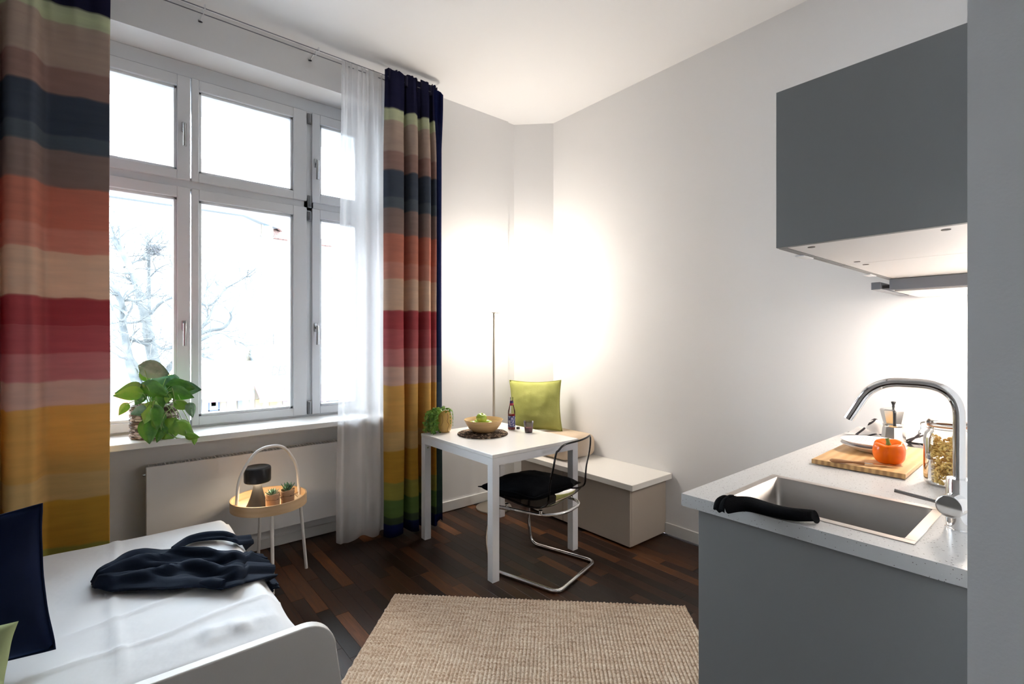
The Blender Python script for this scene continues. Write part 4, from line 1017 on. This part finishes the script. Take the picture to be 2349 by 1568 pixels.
# tap
tp = thing('mixer_tap', (1.765, .238, KZ), 0, 'chrome mixer tap with square-arched spout behind the sink', 'tap')
G().lathe([(0, 0), (.030, 0), (.030, .004), (.0275, .006), (.0275, .135), (.026, .138), (0, .138)], 40).build('tap_body', m_chrome, tp, smooth=40)
sp2 = fillet([(0, 0, .13), (0, 0, .388), (-.004, .19, .388), (-.010, .252, .268)], .085, 12)
G().tube(sp2, .0135, 20).build('spout', m_chrome, tp, smooth=60)
g = G(); g.tube([(-.02, .004, .072), (-.062, .012, .072)], .030, 36); g.build('lever_hub', m_chrome, tp, smooth=40, bev=.003)
g = G(); g.tube([(-.045, .035, .075), (-.048, .13, .084)], .0052, 12); g.build('lever', mat('dark_chrome', (.45, .45, .46), .15, 1), tp, smooth=60)
# dish cloth on the sink edge
dc = thing('dish_cloth', (1.54, .66, KZ), 0, 'black folded dish cloth over the front sink edge', 'cloth')
m_dc = mat('black_terry_cloth', (.009, .010, .012), .95, spec=.05, bump=(260, .7, .003))
g = G()
cpts = [atz(1676, 1152, KZ + .03), atz(1720, 1156, KZ + .02), atz(1780, 1172, KZ + .016), atz(1830, 1183, KZ + .015), atz(1872, 1188, KZ + .014)]
cpts = [p - Vector((1.54, .66, KZ)) for p in cpts]
def dcl(u, v):
    p = interp(cpts, u); a = v * 2 * math.pi; w = (.034 - .012 * u) * (1 + .08 * math.sin(u * 9)); h = .024 - .011 * u + .003 * math.sin(u * 7 + a)
    x = p.x + math.cos(a) * w; z = max(p.z - p.z + .018 + math.sin(a) * h, .0035) if u < .999 else .012 + math.sin(a) * .010
    return (x, p.y + .006 * math.sin(a), z)
g.grid(lambda u, v: dcl(u, v), 50, 25); bmesh.ops.remove_doubles(g.bm, verts=g.bm.verts, dist=.0004)
bmesh.ops.holes_fill(g.bm, edges=[e for e in g.bm.edges if e.is_boundary], sides=0); g.build('roll', m_dc, dc, smooth=70)
g = G(); p0 = cpts[0]
g.grid(lambda u, v: (p0.x - .030 + u * .085, p0.y + .004 + .030 * v + .004 * math.sin(u * 8), .004 + .038 * math.sin(min(1, u * 1.1) * math.pi * .9) * (1 - .25 * v) + .003 * math.sin(v * 9)), 16, 10); g.build('flap', m_dc, dc, smooth=180, solid=-.006)
# cutting board
cb = thing('cutting_board', (2.515, .605, KZ), R(1.5), 'bamboo cutting board on the worktop beyond the sink', 'cutting board')
def stripes(name, a, b, sc, axis):
    m, nt, p = newmat(name); L = nt.links.new
    tc = nd(nt, 'ShaderNodeTexCoord'); w = nd(nt, 'ShaderNodeTexWave', bands_direction=axis); w.inputs['Scale'].default_value = sc; w.inputs['Distortion'].default_value = 1.5; w.inputs['Detail'].default_value = 3
    L(tc.outputs['Object'], w.inputs['Vector']); n = nd(nt, 'ShaderNodeTexNoise'); n.inputs['Scale'].default_value = 30; L(tc.outputs['Object'], n.inputs['Vector'])
    ad = nd(nt, 'ShaderNodeMixRGB'); ad.inputs[0].default_value = .5; L(w.outputs[0], ad.inputs[1]); L(n.outputs[0], ad.inputs[2])
    r = nd(nt, 'ShaderNodeValToRGB'); r.color_ramp.elements[0].color = lin(a); r.color_ramp.elements[1].color = lin(b); r.color_ramp.elements[0].position = .3; r.color_ramp.elements[1].position = .7
    L(ad.outputs[0], r.inputs[0]); L(r.outputs[0], p.inputs['Base Color']); p.inputs['Roughness'].default_value = .45; return m
m_cb = stripes('bamboo_board', (.62, .36, .14), (.72, .46, .21), 9, 'Y'); m_cbe = stripes('bamboo_end_grain', (.36, .19, .07), (.58, .34, .14), 14, 'Y')
G().box(-.29, .29, -.152, .152, .004, .022, .002).build('board', m_cb, cb)
G().box(-.2915, -.289, -.152, .152, .004, .0215).build('end_grain', m_cbe, cb)
g = G()
for x in (-.26, .26):
    for y in (-.12, .12): g.lathe([(0, 0), (.008, 0), (.008, .005), (0, .005)], 10, (x, y, 0))
g.build('rubber_feet', m_dark, cb)
BZ_ = KZ + .022
# knife
k0, k1 = atz(1903, 1056, BZ_ + .006), atz(2072, 1072, BZ_ + .004); kd = (k1 - k0); kl = Vector((kd.x, kd.y)).length
kn = thing('knife', (k0.x, k0.y, BZ_), math.atan2(kd.y, kd.x), 'kitchen knife with wooden handle lying on the cutting board', 'knife')
g = G()
def hnd(u, v):
    a = v * 2 * math.pi; w = .0075 * (1 + .25 * math.sin(u * 6.0 + .6)) * min(1, u * 12 + .25); return (u * kl * .48, w * 1.25 * math.cos(a), .008 + w * .85 * math.sin(a))
g.grid(hnd, 20, 13); g.build('handle', mat('beech_knife_handle', (.42, .21, .09), .45, vary=(10, (.33, .15, .06)), stretch=(1, 6, 6)), kn, smooth=60)
g = G(); g.poly([(kl * .46, -.006, .008), (kl * .55, -.012, .008), (kl * .85, -.010, .007), (kl, .004, .006), (kl * .46, .005, .008)], (0, 0, .0016)); g.build('blade', mat('knife_steel', (.55, .5, .46), .2, 1), kn)
# pepper
pp = thing('bell_pepper', (2.392, .527, BZ_), 0, 'orange bell pepper on the cutting board', 'bell pepper'); pp.rotation_euler = (R(-6), R(-12), .4); pp.scale = (1.24, 1.24, 1.12)
g = G()
def pep(u, v):
    a = u * 2 * math.pi; b = v * math.pi; gr = (1 - abs(math.sin(2 * a + .5))) ** 2; lob = 1 - .17 * gr * (math.sin(b) ** .4)
    r = .049 * (math.sin(b) ** .62) * lob * (.86 + .14 * v) if 0 < v < 1 else 0
    z = .046 + .046 * math.cos(b)
    if v < .3: z -= .026 * (1 - (v / .3)) ** 1.2 + .006 * gr * math.sin(math.pi * v / .3)
    if v > .8: z += .010 * ((v - .8) / .2) * (.4 + gr)
    return (r * math.cos(a), r * math.sin(a), z)
g.grid(pep, 56, 30, wrap=True); bmesh.ops.remove_doubles(g.bm, verts=g.bm.verts, dist=.0003)
g.build('flesh', mat('orange_pepper_skin', (.84, .14, .0), .25, spec=.3, coat=.15), pp, smooth=180)
G().tube([(0, 0, .060), (.002, 0, .076), (.007, .001, .088)], [.0095, .005, .0055], 8).build('stem', mat('green_pepper_stem', (.16, .25, .04), .6), pp, smooth=60)
# plates
m_plate = mat('white_glazed_plate', (.74, .70, .68), .25, coat=.3)
def zig():
    m, nt, p = newmat('plate_with_grey_zigzag'); L = nt.links.new
    tc = nd(nt, 'ShaderNodeTexCoord'); s = nd(nt, 'ShaderNodeSeparateXYZ'); L(tc.outputs['Object'], s.inputs[0])
    pg = nd(nt, 'ShaderNodeMath', operation='PINGPONG'); pg.inputs[1].default_value = .007; L(s.outputs[0], pg.inputs[0])
    ad = nd(nt, 'ShaderNodeMath', operation='ADD'); L(pg.outputs[0], ad.inputs[0]); L(s.outputs[1], ad.inputs[1])
    p2 = nd(nt, 'ShaderNodeMath', operation='PINGPONG'); p2.inputs[1].default_value = .006; L(ad.outputs[0], p2.inputs[0])
    lt = nd(nt, 'ShaderNodeMath', operation='LESS_THAN'); lt.inputs[1].default_value = .0016; L(p2.outputs[0], lt.inputs[0])
    mx = nd(nt, 'ShaderNodeMixRGB'); mx.inputs[1].default_value = (.74, .71, .69, 1); mx.inputs[2].default_value = (.36, .34, .34, 1); L(lt.outputs[0], mx.inputs[0]); L(mx.outputs[0], p.inputs['Base Color']); p.inputs['Roughness'].default_value = .25; return m
m_zig = zig()
for i in range(2):
    e = thing('plate', (2.575, .628, BZ_ + .0005 + i * .016), 0, ('lower of two plates stacked on the cutting board', 'zigzag patterned plate on top of the plate stack')[i], 'plate', 'plates on the cutting board')
    G().lathe([(0, 0), (.055, 0), (.075, .006), (.112, .024), (.118, .028), (.1185, .030), (.116, .030), (.108, .026)], 48).build('underside', m_plate, e, smooth=50)
    G().lathe([(.108, .0262), (.092, .0195), (.07, .012), (0, .010)], 48).build('face', m_zig if i else m_plate, e, smooth=50)
# hob
hb = thing('hob', (2.955, .50, KZ), 0, 'black glass hob set in the worktop by the wall', 'hob')
G().box(-.145, .15, -.27, .275, 0, .006, .002).build('glass_plate', mat('black_hob_glass', (.03, .028, .03), .12, spec=.9), hb)
G().lathe([(.085, .0062), (.088, .0064), (.088, .0062)], 40, (0, .12, 0)).build('cooking_zone', mat('grey_print', (.2, .2, .2), .4), hb)
HZ = KZ + .006
# moka pot
mk = thing('moka_pot', (2.965, .640, HZ), R(-64), 'aluminium stovetop moka pot on the hob', 'coffee pot')
m_mok = mat('polished_aluminium', (.78, .76, .73), .2, 1)
oct_ = lambda pr: G().lathe(pr, 8)
oct_([(0, 0), (.050, 0), (.050, .004), (.043, .070), (.041, .078), (0, .078)]).build('boiler', m_mok, mk)
G().lathe([(0, .077), (.041, .077), (.042, .080), (.042, .090), (.040, .092), (0, .092)], 32).build('collar', m_mok, mk, smooth=40)
oct_([(0, .091), (.038, .091), (.040, .095), (.054, .158), (.052, .158), (0, .158)]).build('jug', m_mok, mk)
G().poly([(.050, -.014, .158), (.072, 0, .160), (.050, .014, .158), (.044, 0, .120)], None).build('spout', m_mok, mk)
oct_([(.054, .158), (.050, .164), (.012, .172), (0, .173)]).build('lid', m_mok, mk)
G().lathe([(0, .172), (.006, .172), (.005, .182), (.010, .197), (.008, .200), (0, .200)], 12).build('knob', m_black, mk, smooth=40)
g = G(); g.tube(fillet([(-.048, 0, .158), (-.078, 0, .160), (-.080, 0, .09)], .014, 5), .0065, 8); g.build('handle', m_black, mk, smooth=60)
mk.rotation_euler.z = math.atan2(-2.4, -.1) + R(-72) + R(180)
# tea towel heaped on the hob behind the pot
tt = thing('tea_towel', (3.02, .60, HZ), 0, 'white tea towel with black checks crumpled behind the moka pot', 'tea towel')
def check():
    m, nt, p = newmat('checked_cotton'); L = nt.links.new
    tc = nd(nt, 'ShaderNodeTexCoord'); s = nd(nt, 'ShaderNodeSeparateXYZ'); L(tc.outputs['UV'], s.inputs[0]); o_ = []
    for i in (0, 1):
        pg = nd(nt, 'ShaderNodeMath', operation='PINGPONG'); pg.inputs[1].default_value = .055; L(s.outputs[i], pg.inputs[0])
        lt = nd(nt, 'ShaderNodeMath', operation='LESS_THAN'); lt.inputs[1].default_value = .006; L(pg.outputs[0], lt.inputs[0]); o_.append(lt)
    mxm = nd(nt, 'ShaderNodeMath', operation='MAXIMUM'); L(o_[0].outputs[0], mxm.inputs[0]); L(o_[1].outputs[0], mxm.inputs[1])
    mx = nd(nt, 'ShaderNodeMixRGB'); mx.inputs[1].default_value = (.72, .68, .66, 1); mx.inputs[2].default_value = (.035, .03, .035, 1); L(mxm.outputs[0], mx.inputs[0]); L(mx.outputs[0], p.inputs['Base Color']); p.inputs['Roughness'].default_value = .9; return m
g = G(); NU, NV = 60, 26
def tow(u, v):
    y = -.16 + u * .42; x = -.012 + v * .105
    e = min(1, 5 * min(u, 1 - u)) * min(1, 4 * min(v, 1 - v) + .15)
    z = .003 + e * (.045 * abs(nz(u * 5, v * 3, 2)) * 2 + .012 * (1 + math.sin(u * 17 + v * 5)))
    return (x + .006 * nz(u * 6, v * 4, 7), y + .01 * nz(u * 4, v * 5, 8), z)
g.grid(tow, NU, NV); o = g.build('cloth', check(), tt, smooth=180, solid=-.0015)
uv = o.data.uv_layers.new(name='UVMap')
for l in o.data.loops:
    c = o.data.vertices[l.vertex_index].co; uv.data[l.index].uv = (c.x * .9 + c.y * .75 + c.z, c.y * 1.0 - c.x * .8 + c.z * 1.2)
# jar of pasta
jr = thing('pasta_jar', (2.262, .337, KZ), 0, 'clip-top glass jar full of spiral pasta behind the tap', 'jar')
G().lathe([(0, .003), (.055, .003), (.062, .010), (.064, .02), (.064, .165), (.060, .182), (.052, .192), (.050, .198), (.050, .205), (.053, .207)], 44).build('jar_glass', clear('jar_glass', (.95, .96, .95), 1.42, .02), jr, smooth=50)
G().lathe([(.053, .209), (.055, .212), (.055, .222), (.050, .230), (0, .232)], 44).build('lid', clear('lid_glass', (.90, .92, .91), 1.5, .04, 1.3), jr, smooth=50)
G().lathe([(.050, .205), (.0545, .206), (.0545, .210), (.050, .211)], 44).build('rubber_ring', mat('orange_rubber_ring', (.62, .30, .14), .5), jr, smooth=50)
g = G(); g.tube([(.0565 * math.cos(k * .2094), .0565 * math.sin(k * .2094), .200) for k in range(30)], .0013, 5, closed=True); g.tube([(.0575 * math.cos(k * .2094), .0575 * math.sin(k * .2094), .218) for k in range(30)], .0013, 5, closed=True)
g.tube(fillet([(-.02, .056, .216), (-.022, .070, .212), (-.024, .068, .190), (-.026, .074, .180), (-.030, .068, .160)], .006, 4), .0014, 6)
g.tube(fillet([(0.0, .060, .216), (0.0, .073, .212), (-.004, .070, .190), (-.012, .076, .180), (-.030, .068, .160)], .006, 4), .0014, 6); g.build('wire_clip', mat('clip_wire', (.5, .5, .5), .2, 1), jr, smooth=60)
g = G(); rn = random.Random(4)
for i in range(330):
    a = rn.uniform(0, 6.28); r = .055 * math.sqrt(rn.random()) if i % 3 == 0 else rn.uniform(.044, .056); z = rn.uniform(.014, .165)
    ax = Vector((rn.gauss(0, 1), rn.gauss(0, 1), rn.gauss(0, .8))).normalized(); c = Vector((r * math.cos(a), r * math.sin(a), z)); s1 = ax.orthogonal().normalized(); s2 = ax.cross(s1)
    pts = []
    for k in range(9):
        q = c + ax * (k - 4) * .0032 + (s1 * math.cos(k * 1.5) + s2 * math.sin(k * 1.5)) * .0038
        d = Vector((q.x, q.y)); 
        if d.length > .0585: q.x, q.y = (d.normalized() * .0585)
        q.z = max(q.z, .010); pts.append(q)
    g.tube(pts, .0034, 5)
o = g.build('pasta', mat('golden_pasta', (.74, .45, .11), .55, vary=(30, (.85, .60, .20))), jr, smooth=180); o['kind'] = 'stuff'
# wall cabinets
UZ0, UZ1, UY = 1.681, 2.127, .592
ul = ['grey wall cabinet with plain end panel above the sink', 'grey wall cabinet above the extractor hood']
for i, (x0, x1) in enumerate(((1.50, 2.008), (2.010, XR - .002))):
    c = thing('wall_cabinet', (x0, .132, UZ0), 0, ul[i], 'cabinet', 'wall cabinets of the kitchen run'); w = x1 - x0; d = UY - .132
    h = UZ1 - UZ0
    G().box(0, w, 0, d - .021, .0, h, .0008).build('carcass', m_corp, c)
    G().box(.0, w - .002, d - .0195, d, -.002, h, .001).build('door', m_grey, c)
    g = G(); xs = w * .28
    g.box(w * .30, w * .30 + .085, d - .012, d + .014, -.006, -.002, .001); g.build('finger_pull', m_white, c)
    if i == 0: G().box(-.019, -.0005, 0, d, -.001, h + .001, .0008).build('end_panel', m_grey, c)
    for (px, py) in ((.045, .10), (.045, d - .07), (w - .05, .10), (w - .05, d - .07)):
        G().lathe([(0, -.0015), (.009, -.0015), (.0095, 0), (0, 0)], 20, (px, py, 0)).build('screw_cap', mat('grey_screw_cap', (.22, .2, .19), .6), c)
# extractor hood
hd = thing('extractor_hood', (2.62, .14, UZ0), 0, 'grey slim pull-out extractor hood below the wall cabinet', 'extractor hood')
m_hood = mat('grey_hood_metal', (.23, .24, .27), .4, .3); HW = XR - 2.62 - .01
G().box(0, HW, .03, .44, -.050, -.001, .002).build('hood_body', m_hood, hd)
G().box(.02, HW - .02, .05, .425, -.056, -.050).build('filter_panel', mat('pale_hood_underside', (.72, .68, .65), .4), hd)
G().box(-.006, HW, .47, .505, -.045, -.012, .002).build('pull_out_front', m_hood, hd)
G().box(.02, .04, .40, .48, -.040, -.026).build('slide_rail', m_dark, hd); G().box(HW - .04, HW - .02, .40, .48, -.040, -.026).build('slide_rail', m_dark, hd)
for x in (.14, .36): G().lathe([(0, -.060), (.030, -.060), (.033, -.056), (0, -.056)], 28, (x, .16, 0)).build('lamp_lens', emit('warm_hood_lamp', (1, .88, .76), LAMP_HOOD * 8), hd, smooth=40)

# ================================================================== RUG
rg = thing('jute_rug', (RUG['L'].x, RUG['L'].y, 0), math.atan2(rug_u.y, rug_u.x), 'natural jute rug woven in chunky ribs on the dark floor', 'rug')
def jute():
    m, nt, p = newmat('natural_jute'); L = nt.links.new
    tc = nd(nt, 'ShaderNodeTexCoord'); mp = nd(nt, 'ShaderNodeMapping'); mp.inputs['Scale'].default_value = (5, 60, 5); L(tc.outputs['Object'], mp.inputs[0])
    n = nd(nt, 'ShaderNodeTexNoise'); n.inputs['Scale'].default_value = 1.2; n.inputs['Detail'].default_value = 3; L(mp.outputs[0], n.inputs['Vector'])
    n2 = nd(nt, 'ShaderNodeTexNoise'); n2.inputs['Scale'].default_value = 95; L(tc.outputs['Object'], n2.inputs['Vector'])
    ad = nd(nt, 'ShaderNodeMixRGB'); ad.inputs[0].default_value = .55; L(n.outputs[0], ad.inputs[1]); L(n2.outputs[0], ad.inputs[2])
    r = nd(nt, 'ShaderNodeValToRGB'); cr = r.color_ramp; cr.elements[0].position = .33; cr.elements[0].color = lin((.34, .22, .14)); cr.elements[1].position = .66; cr.elements[1].color = lin((.80, .69, .56))
    e = cr.elements.new(.46); e.color = lin((.58, .43, .31)); e = cr.elements.new(.55); e.color = lin((.70, .58, .45))
    L(ad.outputs[0], r.inputs[0]); L(r.outputs[0], p.inputs['Base Color']); p.inputs['Roughness'].default_value = .95; return m
RL = (RUG['R'] - RUG['L']).length; sgn = -1
g = G()
def rugf(u, v):
    x = u * RL; y = -v * RUG['depth']; rib = x / .0175 * math.pi + .6 * nz(x * 6, y * 9); kn_ = y / .0135 * math.pi
    ph_ = kn_ + (math.pi / 2) * (int(math.floor(x / .0175)) % 2)
    z = .0055 + .0075 * abs(math.sin(rib)) ** .8 * (.62 + .38 * abs(math.sin(ph_))) + .0012 * nz(x * 40, y * 40)
    w = .004 * nz(x * 11, 3) if v in (0, 1) else 0
    if u in (0, 1): x += .005 * nz(y * 30, 7)
    return (x, y + w, z)
g.grid(rugf, 641, 210); o = g.build('weave', jute(), rg, smooth=180)
G().box(.004, RL - .004, -RUG['depth'] + .004, -.004, .0005, .007).build('backing', mat('jute_backing', (.35, .25, .16), .95), rg)
